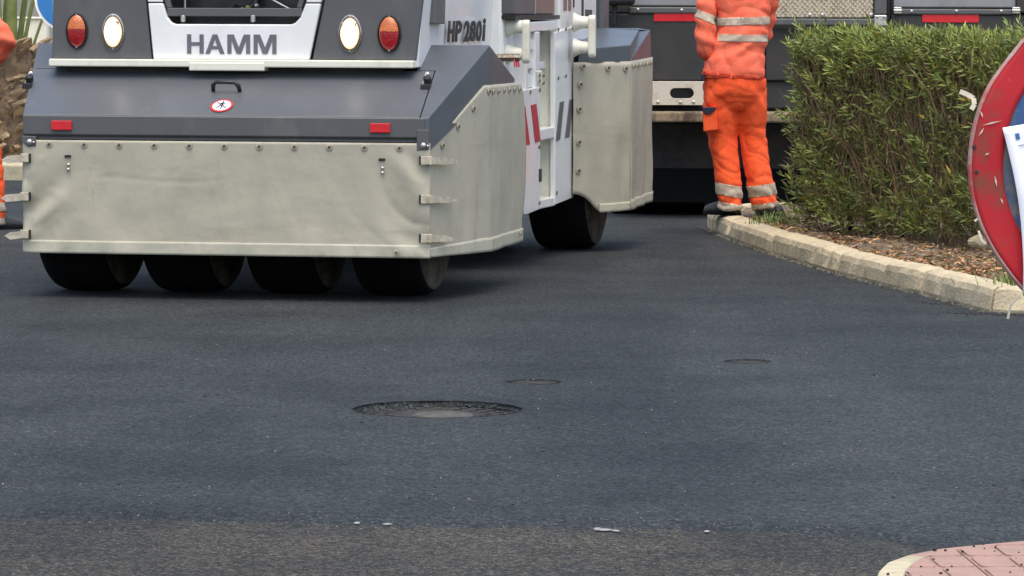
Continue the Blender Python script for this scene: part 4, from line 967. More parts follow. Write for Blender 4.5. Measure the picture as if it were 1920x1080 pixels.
MB().grid(lambda a, b: (lambda p: (p[0]+.006, p[1]-.005, p[2]-.002))(fsk(.46+.54*a, b*.06)), 30, 4).build('hem', M['hem'], fs, smooth=True, solid=.004)
hdg = math.atan2((FB_-FA).x, (FB_-FA).y)
for px, py in ((1091, 124), (1138, 127), (1171, 128), (1086, 158), (1084, 204), (1083, 266), (1082, 320)):
    inst(rv, 'rivet', fs, onplane(px, py, FA, FB_, .012), (0, 0, R(90)-hdg), (1.15, 1, 1.15))
for k in range(6): inst(rv, 'rivet', fs2, onplane(1185+k*6.6, 124.5-k*1.2, FB_, FC, .010), (0, 0, R(90)), (.9, 1, .9))
zf = onplane(1130, 117, FA, FB_).z
def fpx(px, py): return tuple(onplane(px, py, FA, FB_, .004))
ff = MB()
p0, p1 = fpx(1083, 117), fpx(1180, 116.5); p2, p3 = fpx(1181, 84), fpx(1086, 92)
def deep(px, py, dv): 
    d = ray(px, py); q = onplane(px, py, FA, FB_); cl = loc(CP); k = (q-cl).length; return tuple(cl+(q-cl)*((k+dv)/k))
t1 = deep(1198, 53, .80); t2 = p2; t3 = p3
def onpl(px, py):
    d = ray(px, py); dl = Vector((d.dot(RR), d.dot(RF), d.z)); cl = loc(CP); n = (Vector(p2)-Vector(p3)).cross(Vector(t1)-Vector(p3)); return tuple(cl+dl*((Vector(p3)-cl).dot(n)/dl.dot(n)))
t0, t00 = onpl(1118, 52), onpl(1090, 52.5)
s1 = tuple(onplane(1199, 54, FB_, FC)); s2 = tuple(onplane(1221, 108, FB_, FC)); s3 = tuple(onplane(1180.5, 116, FB_, FC)); s4 = tuple(onplane(1219, 56, FB_, FC))
ff.add([p0, p1, p2, p3], [(0, 1, 2, 3)]); ff.add([t3, t2, t1, t0, t00], [(0, 1, 2, 3, 4)]); ff.add([t2, t1, s4, s2, p1], [(0, 1, 2, 3, 4)])
ff.add([t1, s4, (.8, s4[1]+.05, t1[2]-.03), t00, t0], [(0, 1, 2, 3, 4)])
me = ff.mesh('front_fender', M['grey'], fix=False)
b = bmesh.new(); b.from_mesh(me); bmesh.ops.remove_doubles(b, verts=b.verts, dist=.004); bmesh.ops.recalc_face_normals(b, faces=b.faces); b.to_mesh(me); b.free()
o = bpy.data.objects.new('front_fender', me); COL.objects.link(o); o.parent = rol
q = o.modifiers.new('bevel', 'BEVEL'); q.width = .006; q.segments = 2; q.limit_method = 'ANGLE'; q.angle_limit = R(15)
MB().grid(lambda a, b: (-1.05+.03*noise.noise((a*4, b*3, 5)), 4.1+1.4*a, .25+.8*b), 20, 12).build('front_skirt', M['tarp'], rol, smooth=True, solid=.006)
MB().box(-.9, 1.0, 5.2, 5.45, .5, 1.85).build('front_bulkhead', M['grey'], rol, bevel=.02)
# ================================================================== OTHER THINGS
# ------------------------------------------------------------------ people
def loft(mb, rings, n=24):
    """rings: (cx, cy, cz, rx, ry) horizontal ellipses, bottom to top"""
    vs = []; 
    for cx, cy, cz, rx, ry in rings:
        for k in range(n):
            t = 2*math.pi*k/n; c, s_ = math.cos(t), math.sin(t); e = .85
            vs.append((cx+rx*math.copysign(abs(c)**e, c), cy+ry*math.copysign(abs(s_)**e, s_), cz))
    fs = [(i*n+k, i*n+(k+1) % n, (i+1)*n+(k+1) % n, (i+1)*n+k) for i in range(len(rings)-1) for k in range(n)]
    fs += [tuple(range(n-1, -1, -1)), tuple(range((len(rings)-1)*n, len(rings)*n))]
    return mb.add(vs, fs)
def smooth_path(pts, rad, k=6):
    """catmull-rom through joints"""
    P_ = [Vector(p) for p in pts]; o = []; r_ = []
    for i in range(len(P_)-1):
        a, b, c, d = P_[max(i-1, 0)], P_[i], P_[i+1], P_[min(i+2, len(P_)-1)]
        for j in range(k):
            t = j/k; o.append(.5*((2*b)+(c-a)*t+(2*a-5*b+4*c-d)*t*t+(-a+3*b-3*c+d)*t**3)); r_.append(rad[i]+(rad[i+1]-rad[i])*t)
    return o+[P_[-1]], r_+[rad[-1]]
def solidify(mb, name, m, parent, voxel, fold=None, it=6):
    """fuse overlapping lofts into one continuous skin, smooth it, press folds into it"""
    ob = bpy.data.objects.new(name, mb.mesh(name, m)); COL.objects.link(ob)
    q = ob.modifiers.new('r', 'REMESH'); q.mode = 'VOXEL'; q.voxel_size = voxel; q.use_smooth_shade = True
    q = ob.modifiers.new('s', 'SMOOTH'); q.iterations = it; q.factor = .5
    bpy.context.view_layer.update()
    me = bpy.data.meshes.new_from_object(ob.evaluated_get(bpy.context.evaluated_depsgraph_get()))
    ob.modifiers.clear(); ob.data = me; me.name = name
    if not me.materials: me.materials.append(m)
    if fold:
        co = [(v.co.copy(), v.normal.copy()) for v in me.vertices]
        for v, (c, n) in zip(me.vertices, co): v.co = c+n*fold(c)
    me.polygons.foreach_set('use_smooth', [True]*len(me.polygons)); me.update()
    ob.parent = parent; return ob
def band(src, name, m, parent, co, no, width, keep=None, proud=.004):
    """strip of tape: the slice of a garment between two planes, lifted off it"""
    b = bmesh.new(); b.from_mesh(src.data); no = Vector(no).normalized(); co = Vector(co)
    for c, n in ((co, -no), (co+no*width, no)):
        bmesh.ops.bisect_plane(b, geom=b.verts[:]+b.edges[:]+b.faces[:], plane_co=c, plane_no=n, clear_outer=True, dist=1e-5)
    if keep:
        bmesh.ops.delete(b, geom=[f for f in b.faces if not keep(f.calc_center_median())], context='FACES')
    for v in b.verts: v.normal_update()
    nn = {v: v.normal.copy() for v in b.verts}
    for v in b.verts: v.co += nn[v]*proud
    r_ = bmesh.ops.extrude_face_region(b, geom=b.faces[:])
    for v in [g for g in r_['geom'] if isinstance(g, bmesh.types.BMVert)]: v.co -= v.normal*0
    me = bpy.data.meshes.new(name); b.to_mesh(me); b.free(); me.materials.append(m)
    me.polygons.foreach_set('use_smooth', [True]*len(me.polygons))
    ob = bpy.data.objects.new(name, me); COL.objects.link(ob); ob.parent = parent; return ob
def hand(mb, wrist, d, side, curl=.5):
    """palm and five fingers; d = pointing direction, side = towards the thumb"""
    d = Vector(d).normalized(); s_ = (Vector(side)-d*Vector(side).dot(d)).normalized(); n = d.cross(s_)
    w_ = Vector(wrist); mb.tube(*smooth_path([w_-d*.04, w_, w_+d*.05, w_+d*.095], [.027, .028, .036, .030], 3), 10)
    mb.tube(*smooth_path([w_+s_*.02+d*.02, w_+d*.06+s_*.012, w_+d*.09+s_*.02], [.022, .026, .018], 3), 8); mb.tube([w_-s_*.015+d*.02, w_-s_*.02+d*.085], [.02, .018], 8)
    for i, L in enumerate((.072, .082, .076, .060)):
        b0 = w_+d*.088+s_*(.030-.020*i); k1 = b0+d*L*.45-n*L*.12*curl; k2 = k1+d*L*.30-n*L*.35*curl; k3 = k2+d*L*.16-n*L*.38*curl
        mb.tube([b0-d*.02, b0, k1, k2, k3], [.0095, .0095, .0090, .0082, .0065], 8)
    t0 = w_+d*.025+s_*.030; mb.tube([t0-s_*.015, t0, t0+d*.035+s_*.022-n*.01, t0+d*.066+s_*.022-n*.022], [.013, .012, .0105, .0075], 8)

def crease(p): return max(0, 1-abs(noise.noise(p))*2.6)**4
def person(name, loc_, rz, label, legs, tor, arms, feet, hat=None):
    e = empty(name, loc_, rz); tag(e, label, 'person', None)
    # body under the clothes: one skin from feet to head
    bm_ = MB(); loft(bm_, [(c[0], c[1], c[2], c[3]*.82, c[4]*.82) for c in tor])
    tx, ty = tor[-1][0], tor[-1][1]; hz_ = tor[-1][2]
    bm_.tube(*smooth_path([(tx, ty, hz_-.06), (tx, ty+.01, hz_+.03), (tx, ty+.02, hz_+.08)], [.06, .055, .055], 3), 12)
    hc = Vector((tx, ty+.03, hz_+.17)); fy = 1
    loft(bm_, [(hc.x, hc.y+.02, hc.z-.115, .03, .035), (hc.x, hc.y+.015, hc.z-.095, .05, .065), (hc.x, hc.y+.01, hc.z-.05, .066, .088), (hc.x, hc.y, hc.z, .074, .096), (hc.x, hc.y, hc.z+.05, .075, .098), (hc.x, hc.y-.004, hc.z+.09, .060, .082), (hc.x, hc.y-.006, hc.z+.115, .028, .04)], 20)
    bm_.tube([hc+Vector((0, .085, .02)), hc+Vector((0, .105, -.015)), hc+Vector((0, .115, -.03)), hc+Vector((0, .088, -.036))], [.009, .012, .016, .010], 8)       # nose
    for s_ in (-1, 1):
        bm_.tube([hc+Vector((s_*.068, -.012, .022)), hc+Vector((s_*.084, -.022, .012)), hc+Vector((s_*.082, -.018, -.018)), hc+Vector((s_*.070, -.005, -.03))], [.010, .012, .011, .008], 8)   # ears
        bm_.tube([hc+Vector((s_*.045, .088, .036)), hc+Vector((s_*.016, .096, .034))], .009, 6)                                                                # brows
    bm_.tube([hc+Vector((-.024, .088, -.066)), hc+Vector((0, .096, -.064)), hc+Vector((.024, .088, -.066))], [.005, .009, .005], 6); bm_.tube([hc+Vector((-.02, .088, -.076)), hc+Vector((0, .094, -.077)), hc+Vector((.02, .088, -.076))], [.005, .009, .005], 6)   # lips
    for pts, rad, hd_, hs in arms:
        bm_.tube(*smooth_path(pts, [r_*.68 for r_ in rad]), 12); hand(bm_, pts[-1], hd_, hs)
    for pts, rad in legs: bm_.tube(*smooth_path(pts, [r_*.66 for r_ in rad]), 12)
    body_ = solidify(bm_, 'body', M['skin'], e, .0075, it=2)
    for s_ in (-1, 1):
        MB().lathe([(.002, 0), (.0115, .004), (.0115, .008), (.004, .012)], hc+Vector((s_*.031, .078, .014)), (0, 1, 0), 12).build('eye', M['whiteprint'], body_, smooth=True)
    hr = MB(); loft(hr, [(hc.x, hc.y-.028, hc.z-.06, .066, .078), (hc.x, hc.y-.024, hc.z, .082, .088), (hc.x, hc.y-.018, hc.z+.05, .084, .092), (hc.x, hc.y-.006, hc.z+.095, .070, .090), (hc.x, hc.y-.006, hc.z+.128, .034, .045)], 22)
    solidify(hr, 'hair', M['hair'], e, .008, fold=lambda c: .004*noise.noise(c*60), it=3)
    # trousers
    tb = MB(); t0 = tor[0]
    loft(tb, [(t0[0], t0[1], t0[2]-.20, t0[3]*.50, t0[4]*.55), (t0[0], t0[1], t0[2]-.15, t0[3]*.80, t0[4]*.86), (t0[0], t0[1], t0[2]-.10, t0[3]*.93, t0[4]*.97), (t0[0], t0[1], t0[2]-.05, t0[3]*.96, t0[4]*.98), (t0[0], t0[1], t0[2]+.10, t0[3]*.86, t0[4]*.88)])
    for pts, rad in legs: tb.tube(*smooth_path(pts, rad), 20)
    def tfold(c):
        z = c.z-.0; a = -.009*crease((c.x*5, c.y*5, z*6+1))-.005*crease((c.x*8+z*6, c.y*8, z*9+7))+.005*noise.noise((c.x*5, c.y*5, z*7))+.002*noise.noise((c.x*18, c.y*18, z*24+5))
        low = max(0, 1-(z/.30)); a += .007*low*math.sin(z*75+c.x*30+5*noise.noise((c.x*9, c.y*9, z*5)))
        kn = math.exp(-((z-.50)/.10)**2); a += .004*kn*math.sin(z*46+c.x*26+4*noise.noise((c.x*7, c.y*7, 2)))
        cr_ = math.exp(-((z-.74)/.09)**2); a += .005*cr_*math.sin(z*38+abs(c.x-t0[0])*40+3*noise.noise((c.x*6, c.y*6, 9))); return a
    tro = solidify(tb, 'trousers', M['hivis2'], e, .010, fold=tfold)
    # jacket
    jb = MB(); loft(jb, tor)
    def jfold(c):
        a = -.007*crease((c.x*4+c.z*3, c.y*4, c.z*6+3))-.003*crease((c.x*8-c.z*5, c.y*8, c.z*9))+.006*noise.noise((c.x*4, c.y*4, c.z*6+3))+.002*noise.noise((c.x*16, c.y*16, c.z*20))
        a += .007*math.exp(-((c.z-t0[2]-.20)/.07)**2)*math.sin(c.z*62-c.x*22+4*noise.noise((c.x*6, c.y*6, 4)))
        arm = 1 if abs(c.x-t0[0]) > .17 and c.z > t0[2]+.06 else 0
        a += .003*arm*math.sin(c.z*70+c.x*20+4*noise.noise((c.x*8, c.y*8, c.z*3))); return a
    jac = solidify(jb, 'jacket', M['hivis'], e, .010, fold=jfold)
    slv = []
    for pts, rad, hd_, hs in arms:
        ab = MB(); ab.tube(*smooth_path(pts, rad), 20)
        slv.append(solidify(ab, 'sleeve', M['hivis'], jac, .010, fold=lambda c: -.006*crease((c.x*6+c.z*4, c.y*6, c.z*9))+.007*math.sin(c.z*58+c.x*24+4*noise.noise((c.x*8, c.y*8, c.z*3)))*.8+.008*noise.noise((c.x*9, c.y*9, c.z*11))))
    for pts, m_ in feet:
        fb = MB(); a, b = Vector(pts[0]), Vector(pts[1]); d = (b-a).normalized(); s_ = Vector((d.y, -d.x, 0))
        rows = [(-.10, .026, .05), (-.07, .040, .10), (-.02, .043, .115), (.04, .048, .095), (.10, .054, .078), (.15, .052, .066), (.185, .038, .052), (.20, .016, .036)]
        vs = []; n = 14; L = (b-a).length/.30
        for t, hw_, h_ in rows:
            c = a+d*(t+.10)*L
            for k in range(n):
                q_ = 2*math.pi*k/n; z_ = h_*(.5+.5*math.sin(q_)); x_ = hw_*math.cos(q_)*(1.0 if z_ < h_*.5 else .85); vs.append(c+s_*x_+Vector((0, 0, max(.0, z_))))
        fs_ = [(i*n+k, i*n+(k+1) % n, (i+1)*n+(k+1) % n, (i+1)*n+k) for i in range(len(rows)-1) for k in range(n)]+[tuple(range(n-1, -1, -1)), tuple(range((len(rows)-1)*n, len(rows)*n))]
        bt = fb.add(vs, fs_).build('boot', M['boot'], e, smooth=True)
        sole = [a+d*(t+.10)*L+s_*hw_*1.08 for t, hw_, h_ in rows]+[a+d*(t+.10)*L-s_*hw_*1.08 for t, hw_, h_ in reversed(rows)]
        MB().prism([p+Vector((0, 0, -.004)) for p in sole], (0, 0, .022)).build('sole', M['rubber'], bt, bevel=.003)
    return e, tro, jac, slv

# worker on the kerb end, seen from behind
wk = G(1385, 402, .13); W0 = (wk.x, wk.y, .128)
legsA = [([(-.115, 0, .86), (-.118, .005, .70), (-.110, .02, .50), (-.080, .0, .34), (-.066, -.02, .19), (-.050, -.03, .03)], [.114, .117, .098, .086, .085, .081]),
         ([(.066, .01, .86), (.076, .03, .70), (.092, .06, .50), (.110, .04, .34), (.138, .02, .19), (.170, .01, .035)], [.105, .105, .087, .085, .090, .088])]
torA = [(-.040, 0, .86, .200, .140), (-.036, 0, .90, .199, .142), (-.030, .0, .97, .190, .138), (-.005, .0, 1.06, .174, .128), (.020, .0, 1.16, .160, .125), (.022, .0, 1.27, .168, .125), (.012, .0, 1.36, .198, .122), (.008, .0, 1.43, .185, .105), (.008, .005, 1.475, .110, .082), (.008, .01, 1.50, .066, .066)]
armsA = [([(-.175, .0, 1.42), (-.212, -.02, 1.30), (-.220, -.035, 1.16), (-.205, -.02, 1.050), (-.150, .08, 1.03), (-.085, .20, 1.02)], [.075, .066, .066, .068, .056, .046], (1, .35, .05), (0, 0, 1)),
         ([(.185, .01, 1.42), (.180, .08, 1.30), (.165, .13, 1.18), (.150, .16, 1.12), (.08, .20, 1.09), (.015, .225, 1.07)], [.075, .062, .056, .055, .050, .045], (-1, .3, 0), (0, 0, 1))]
wA, trA, jaA, slA = person('person', W0, 0, 'worker in orange hi-vis clothes seen from behind, standing on the kerb end', legsA, torA, armsA, [(((-.005, -.05, 0), (-.20, .165, 0)), 0), (((.125, -.03, 0), (.275, .20, 0)), 0)])
for z0 in (.118, .022):
    band(trA, 'reflective_band', M['tape'], trA, (-.05, 0, z0), (.18, 0, 1), .072 if z0 > .1 else .052, keep=lambda c: c.x < .045)
    band(trA, 'reflective_band', M['tape'], trA, (.17, 0, z0+.004), (-.14, 0, 1), .074 if z0 > .1 else .050, keep=lambda c: c.x >= .045)
band(jaA, 'reflective_band', M['tape'], jaA, (.01, 0, 1.195), (-.03, 0, 1), .050, keep=lambda c: -.150 < c.x and c.y < .13)
band(jaA, 'reflective_band', M['tape'], jaA, (.01, 0, 1.092), (.02, 0, 1), .046, keep=lambda c: -.140 < c.x and c.y < .13)
band(slA[0], 'reflective_band', M['tape'], slA[0], (-.205, -.03, 1.215), (.40, 0, 1), .050)
band(jaA, 'cuff_hem', M['hivis'], jaA, (0, 0, .862), (.09, 0, 1), .020, keep=lambda c: True, proud=.006)
# cargo pocket with navy flap, pressed onto the left thigh
def on_leg(px, py, dy): p = P(px, py, wk.y+dy); return p-Vector(W0)
def patch(name, m_, pts, dy, th, par):
    a = [on_leg(*p, dy) for p in pts]; return MB().prism(a, (0, -th, 0)).build(name, m_, par, bevel=.004)
pk = patch('cargo_pocket', M['hivis2'], [(1317, 200), (1344, 201), (1345, 243), (1319, 246)], -.092, .035, trA)
patch('pocket_flap', M['navy'], [(1316, 200.5), (1345, 201), (1338, 209), (1330, 215), (1319, 212)], -.128, .010, pk)
patch('hip_pocket', M['navy'], [(1313, 141), (1321, 137), (1319, 152), (1315, 150)], -.03, .05, trA)

# second worker at the left, mostly cut by the frame
gl = G(-95, 430, 0); W1 = (gl.x, gl.y, 0)
legsB = [([(-.10, 0, .86), (-.10, .01, .70), (-.10, .025, .50), (-.10, .0, .34), (-.10, -.01, .19), (-.10, -.02, .03)], [.11, .112, .092, .084, .086, .082]),
         ([(.10, 0, .86), (.17, .03, .70), (.235, .05, .50), (.265, .02, .34), (.275, .0, .19), (.28, .0, .03)], [.11, .112, .094, .084, .086, .082])]
torB = [(0, 0, .86, .195, .135), (0, 0, .90, .198, .140), (0, 0, .98, .190, .135), (0, 0, 1.08, .180, .130), (0, 0, 1.2, .185, .128), (0, 0, 1.3, .198, .125), (0, 0, 1.38, .205, .12), (0, 0, 1.44, .19, .105), (0, 0, 1.49, .11, .08), (0, .01, 1.515, .066, .066)]
armsB = [([(-.19, .0, 1.43), (-.23, .01, 1.30), (-.235, .03, 1.17), (-.215, .10, 1.15), (-.17, .19, 1.20), (-.13, .26, 1.25)], [.075, .064, .062, .060, .054, .047], (.4, 1, .5), (1, 0, 0)),
         ([(.19, .0, 1.43), (.27, -.01, 1.34), (.355, -.03, 1.235), (.37, .0, 1.20), (.30, .08, 1.11), (.235, .13, 1.04)], [.075, .068, .066, .064, .058, .050], (-1, .5, -.4), (0, 0, 1))]
wB, trB, jaB, slB = person('person', W1, 0, 'worker in orange hi-vis clothes standing beside the far end of the rear skirt', legsB, torB, armsB, [(((-.10, -.07, 0), (-.12, .21, 0)), 0), (((.26, -.06, 0), (.45, .15, 0)), 0)])
for z0 in (.118, .022):
    band(trB, 'reflective_band', M['tape'], trB, (0, 0, z0), (0, 0, 1), .06)
band(jaB, 'reflective_band', M['tape'], jaB, (0, 0, 1.06), (0, 0, 1), .05, keep=lambda c: abs(c.x) < .30)

# ------------------------------------------------------------------ paving machine behind hedge and worker
PY = 27.3
def pp(px, py, dy=0): return P(px, py, PY+dy)
pc = pp(1543, 400); pav = empty('paving_machine', (pc.x, PY, 0)); tag(pav, 'large charcoal paving machine standing behind the worker and hedge', 'paving machine')
def lo(p): return Vector((p.x-pc.x, p.y-PY, p.z))
def pbox(name, m_, x0, y0, x1, y1, d0, d1, par=None, bevel=.008, ref=0):
    a, b = lo(pp(x0, y0, ref)), lo(pp(x1, y1, ref)); return MB().box(min(a.x, b.x), max(a.x, b.x), d0, d1, min(a.z, b.z), max(a.z, b.z)).build(name, M[m_], par or pav, bevel=bevel)
hop = pbox('hopper_wing', 'paver', 1100, 26, 1432, 152, 0, .35)
pbox('hopper_wing', 'paver', 1672, 28, 1995, 152, 0, .35)
ctr = pbox('front_apron', 'paver', 1436, 52, 1668, 152, .03, .35)
pbox('lip_rail', 'panel', 1180, 13, 1432, 25.6, -.015, .10); pbox('lip_rail', 'panel', 1675, 16.5, 1900, 27.6, -.015, .10)
pbox('flap', 'pavergrey', 1185, -120, 1432, 11.5, .01, .06); pbox('flap', 'pavergrey', 1677, -120, 1905, 14.5, .01, .06)
pbox('flap', 'paver', 1907, -120, 1995, 24, -.02, .3); pbox('flap', 'paver', 1100, -120, 1183, 24, .03, .3)
for x0, x1, y0 in ((1226, 1332, 24), (1729.5, 1835, 26)):
    pbox('reflective_strip', 'red_refl', x0, y0, x1, y0+16, -.006, -.0005, bevel=0)
bolt2 = MB().lathe([(.011, 0), (.010, .006), (.004, .009)], (0, 0, 0), (0, -1, 0), 10).mesh('bolt', M['steel'])
for x_, y_ in ((1196, 18), (1278, 19), (1360, 19), (1709, 21), (1793, 21), (1877, 21)):
    p = lo(pp(x_, y_)); inst(bolt2, 'bolt', pav, (p.x, -.015, p.z))
for x_ in (1675, 1897):
    hgp = pbox('hinge', 'steel', x_, 13, x_+15, 26, -.028, -.016); MB().tube([lo(pp(x_, 19.5))+Vector((0, -.03, 0)), lo(pp(x_+15, 19.5))+Vector((0, -.03, 0))], .007, 8).build('pin', M['steel'], hgp)
# aluminium tread plate with raised bars
tp = pbox('tread_plate', 'tread', 1444, -60, 1636, 33.5, -.02, .0)
bars = MB().prism([(-.013, 0, -.003), (0, -.0, -.0055), (.013, 0, .003), (0, 0, .0055)], (0, -.006, 0)).mesh('raised_bar', M['treadbar'])
for j in range(10):
    for i in range(21):
        p = lo(pp(1450+i*9+(j % 2)*4.5, 30-j*5.2)); inst(bars, 'raised_bar', tp, (p.x, -.0201, p.z), (0, R(45 if (i+j) % 2 else -45), 0))
for x_, y_ in ((1450, 28), (1518, 28), (1541, 28), (1632, 28)):
    p = lo(pp(x_, y_)); inst(bolt2, 'bolt', tp, (p.x, -.022, p.z), (0, 0, 0), (1.3, 1, 1.3))
pbox('plate_rail', 'panel', 1436, 34.5, 1640, 48, -.03, .03); pbox('upright', 'panel', 1640, -120, 1662, 27, -.03, .05)
br_ = pbox('hinge_bracket', 'steel', 1638, 28, 1662, 49, -.045, -.031); pbox('hinge_bracket', 'steel', 1638, 51.5, 1662, 64, -.045, .02)
for x_ in (1644, 1657):
    p = lo(pp(x_, 31.5)); inst(bolt2, 'bolt', br_, (p.x, -.046, p.z), (0, 0, 0), (.9, 1, .9))
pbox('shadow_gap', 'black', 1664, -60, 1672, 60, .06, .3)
# cream bumper with an oval opening
a, b = lo(pp(1190, 152)), lo(pp(1325, 197)); hc_ = lo(pp(1278, 174.5)); hw_, hh_ = .081, .035
n = 40; outer = []; inner = []
for k in range(n):
    t = 2*math.pi*k/n; c, s_ = math.cos(t), math.sin(t); ix = hc_.x+(hw_-hh_)*(1 if c > 0 else -1)+hh_*c; inner.append((ix, hc_.z+hh_*s_))
    sc = max(abs(c)/1.0, abs(s_)/1.0); sx, sz = c/sc, s_/sc; outer.append(((b.x+a.x)/2+(b.x-a.x)/2*sx, (a.z+b.z)/2+(a.z-b.z)/2*sz))
def ring_plate(y0, y1):
    mb = MB(); vs = [(x_, y, z_) for y in (y0, y1) for lst in (outer, inner) for x_, z_ in lst]
    for k in range(n):
        j = (k+1) % n; mb.f += [(k, j, n+j, n+k), (2*n+k, 3*n+k, 3*n+j, 2*n+j), (k, 2*n+k, 2*n+j, j), (n+k, n+j, 3*n+j, 3*n+k)]
    mb.v = vs; return mb
bmp = ring_plate(-.05, -.02).build('bumper_plate', M['plate'], pav, bevel=.003)
ins_ = hc_
MB().box(a.x+.02, b.x-.02, .02, .05, b.z, a.z).build('bumper_backing', M['black'], pav)
for x_ in (1233, 1275, 1300): p = lo(pp(x_, 191)); inst(bolt2, 'bolt', bmp, (p.x, -.05, p.z))
pbox('lower_frame', 'black', 1190, 198, 1990, 214, .10, .5)
pbox('apron_lower', 'paver', 1326, 152, 1759, 205, .06, .3)
pbox('push_beam', 'rust', 1170, 209.5, 1990, 231.5, -.20, .05, bevel=.012, ref=-.2)
pbox('under_frame', 'dark', 1180, 233, 1990, 324, .30, .5)
pbox('dark_underside', 'rubber', 1180, 318, 1990, 386, .27, .295)  # black sheet added to darken the space under the machine and hide tracks
# drive tracks: shoe loop per side
for x0, x1 in ((1150, 1330), (1800, 1980)):
    a_, b_ = lo(pp(x0, 300)), lo(pp(x1, 300)); tk = MB(); hgt = .62
    loop = [(.75+.31*math.cos(t), .32+.31*math.sin(t)) for t in [math.pi/2+math.pi*k/10 for k in range(11)]]+[(3.4+.31*math.cos(t), .32+.31*math.sin(t)) for t in [-math.pi/2+math.pi*k/10 for k in range(11)]]
    tr_ = MB().prism([(a_.x, y_, z_) for y_, z_ in loop], (b_.x-a_.x, 0, 0)).build('track', M['rubber'], pav, bevel=.01)
    for k in range(11):
        t = math.pi/2+math.pi*k/10; y_, z_ = .75+.325*math.cos(t), .32+.325*math.sin(t)
        MB().box(-.5*(b_.x-a_.x)+.01, .5*(b_.x-a_.x)-.01, -.03, .03, -.012, .012).build('track_pad', M['rubber'], tr_, bevel=.004).matrix_local = Matrix.Translation(((a_.x+b_.x)/2, y_, max(.02, z_))) @ Matrix.Rotation(t+math.pi/2, 4, 'X')
pbox('machine_hull', 'paver', 1130, -140, 1990, 200, .40, 4.2, bevel=.03)
# bits seen past the roller: black bumper stop on a dark post
p0 = lo(pp(1151, 44)); p1 = lo(pp(1151, 8)); MB().tube([p0+Vector((0, -.08, 0)), p1+Vector((0, -.08, 0))], .020, 10).build('stop_post', M['black'], pav)
a_, b_ = lo(pp(1122, 10)), lo(pp(1190, -12)); MB().box(a_.x, b_.x, -.16, -.04, a_.z, b_.z).build('stop_pad', M['blackp'], pav, bevel=.03, seg=3)

# ------------------------------------------------------------------ worn no-parking sign, right edge
SY = 6.85; sc_ = P(2149, 310, SY); SRr = 329/F*SY
sg = empty('road_sign', (sc_.x, SY+.03, PZ)); tag(sg, 'battered red and blue round traffic sign with a paper notice taped on', 'traffic sign')
zc = sc_.z-PZ
dent = lambda a: 1-.014*math.exp(-((a-2.48)/.16)**2)-.010*math.exp(-((a-3.75)/.22)**2)+.012*math.exp(-((a-2.15)/.14)**2)
def signpt(r_, a, c):
    bend = .012*math.exp(-((a % 6.283-2.4)/.3)**2)*(r_/SRr)**3-.008*math.exp(-((a % 6.283-3.8)/.3)**2)*(r_/SRr)**3; rr = r_*(1+(dent(a % 6.283)-1)*(r_/SRr)**4); return (rr*math.cos(a), -c+bend, zc+rr*math.sin(a))
def annulus(r0, r1, c, nr=6, n=120): return MB().grid(lambda a, b: signpt(r0+(r1-r0)*b, 2*math.pi*a, c), n, nr)
plate_ = annulus(.002, SRr*.985, .0, 12).build('face', M['signblue'], sg, smooth=True, solid=.003, fix=False)
annulus(SRr*.805, SRr*.985, .0035, 6).build('red_border', M['signred'], sg, smooth=True, solid=.002, fix=False)
MB().grid(lambda a, b: (lambda p: (p[0], p[1]+.012*b, p[2]))(signpt(SRr*(.985+.015*min(1, b*3)), 2*math.pi*a, .005)), 120, 4).build('rolled_rim', M['signedge'], sg, smooth=True, fix=False, solid=.002)
MB().prism([signpt(*q) for q in ((SRr*.80, R(141), .006), (SRr*.80, R(129), .006), (SRr*.80, R(-39), .006), (SRr*.80, R(-51), .006))], (0, -.001, 0)).build('diagonal_bar', M['signred'], sg)
MB().tube([(0, .03, -PZ+.03), (0, .03, zc+.24)], .030, 14).build('post', M['galv'], sg, smooth=True)
MB().box(-.13, .13, -.10, .16, -.001, .03).build('foot', M['galv'], sg, bevel=.006)
for z_ in (-.12, .12): MB().box(-.05, .05, .004, .03, zc+z_-.02, zc+z_+.02).build('clamp', M['galv'], sg, bevel=.004)
def sp(px, py, c=0): p = P(px, py, SY); return Vector((p.x-sc_.x, -c, p.z-PZ))
for px, py in ((1829.5, 276), (1834, 323)):
    p = sp(px, py, .008); MB().lathe([(.0036, 0), (.0030, .001)], (p.x, -.006, p.z), (0, -1, 0), 12).build('rivet_hole', M['dark'], sg)
for o in [c for c in sg.children if c.name.split('.')[0] in ('face', 'red_border', 'rolled_rim')]:
    b = bmesh.new(); b.from_mesh(o.data); bmesh.ops.remove_doubles(b, verts=b.verts, dist=.0004); b.to_mesh(o.data); b.free()
# scratches down to bare metal
for q in (((1841, 208), (1846, 222)), ((1845, 236), (1882, 227)), ((1848, 240), (1838, 256)), ((1834, 412), (1862, 422)), ((1868, 330), (1872, 352)), ((1850, 292), (1858, 288)), ((1879, 372), (1884, 384)), ((1900, 474), (1906, 488))):
    a_, b_ = sp(*q[0]), sp(*q[1]); d = (b_-a_); n_ = Vector((-d.z, 0, d.x)).normalized()*.0012
    MB().prism([(a_.x, -.0060, a_.z), (a_.x+d.x*.5+n_.x*1.6, -.0060, a_.z+d.z*.5+n_.z*1.6), (b_.x, -.0060, b_.z), (a_.x+d.x*.5-n_.x, -.0060, a_.z+d.z*.5-n_.z)], (0, -.0005, 0)).build('scratch', M['plastic'], sg)
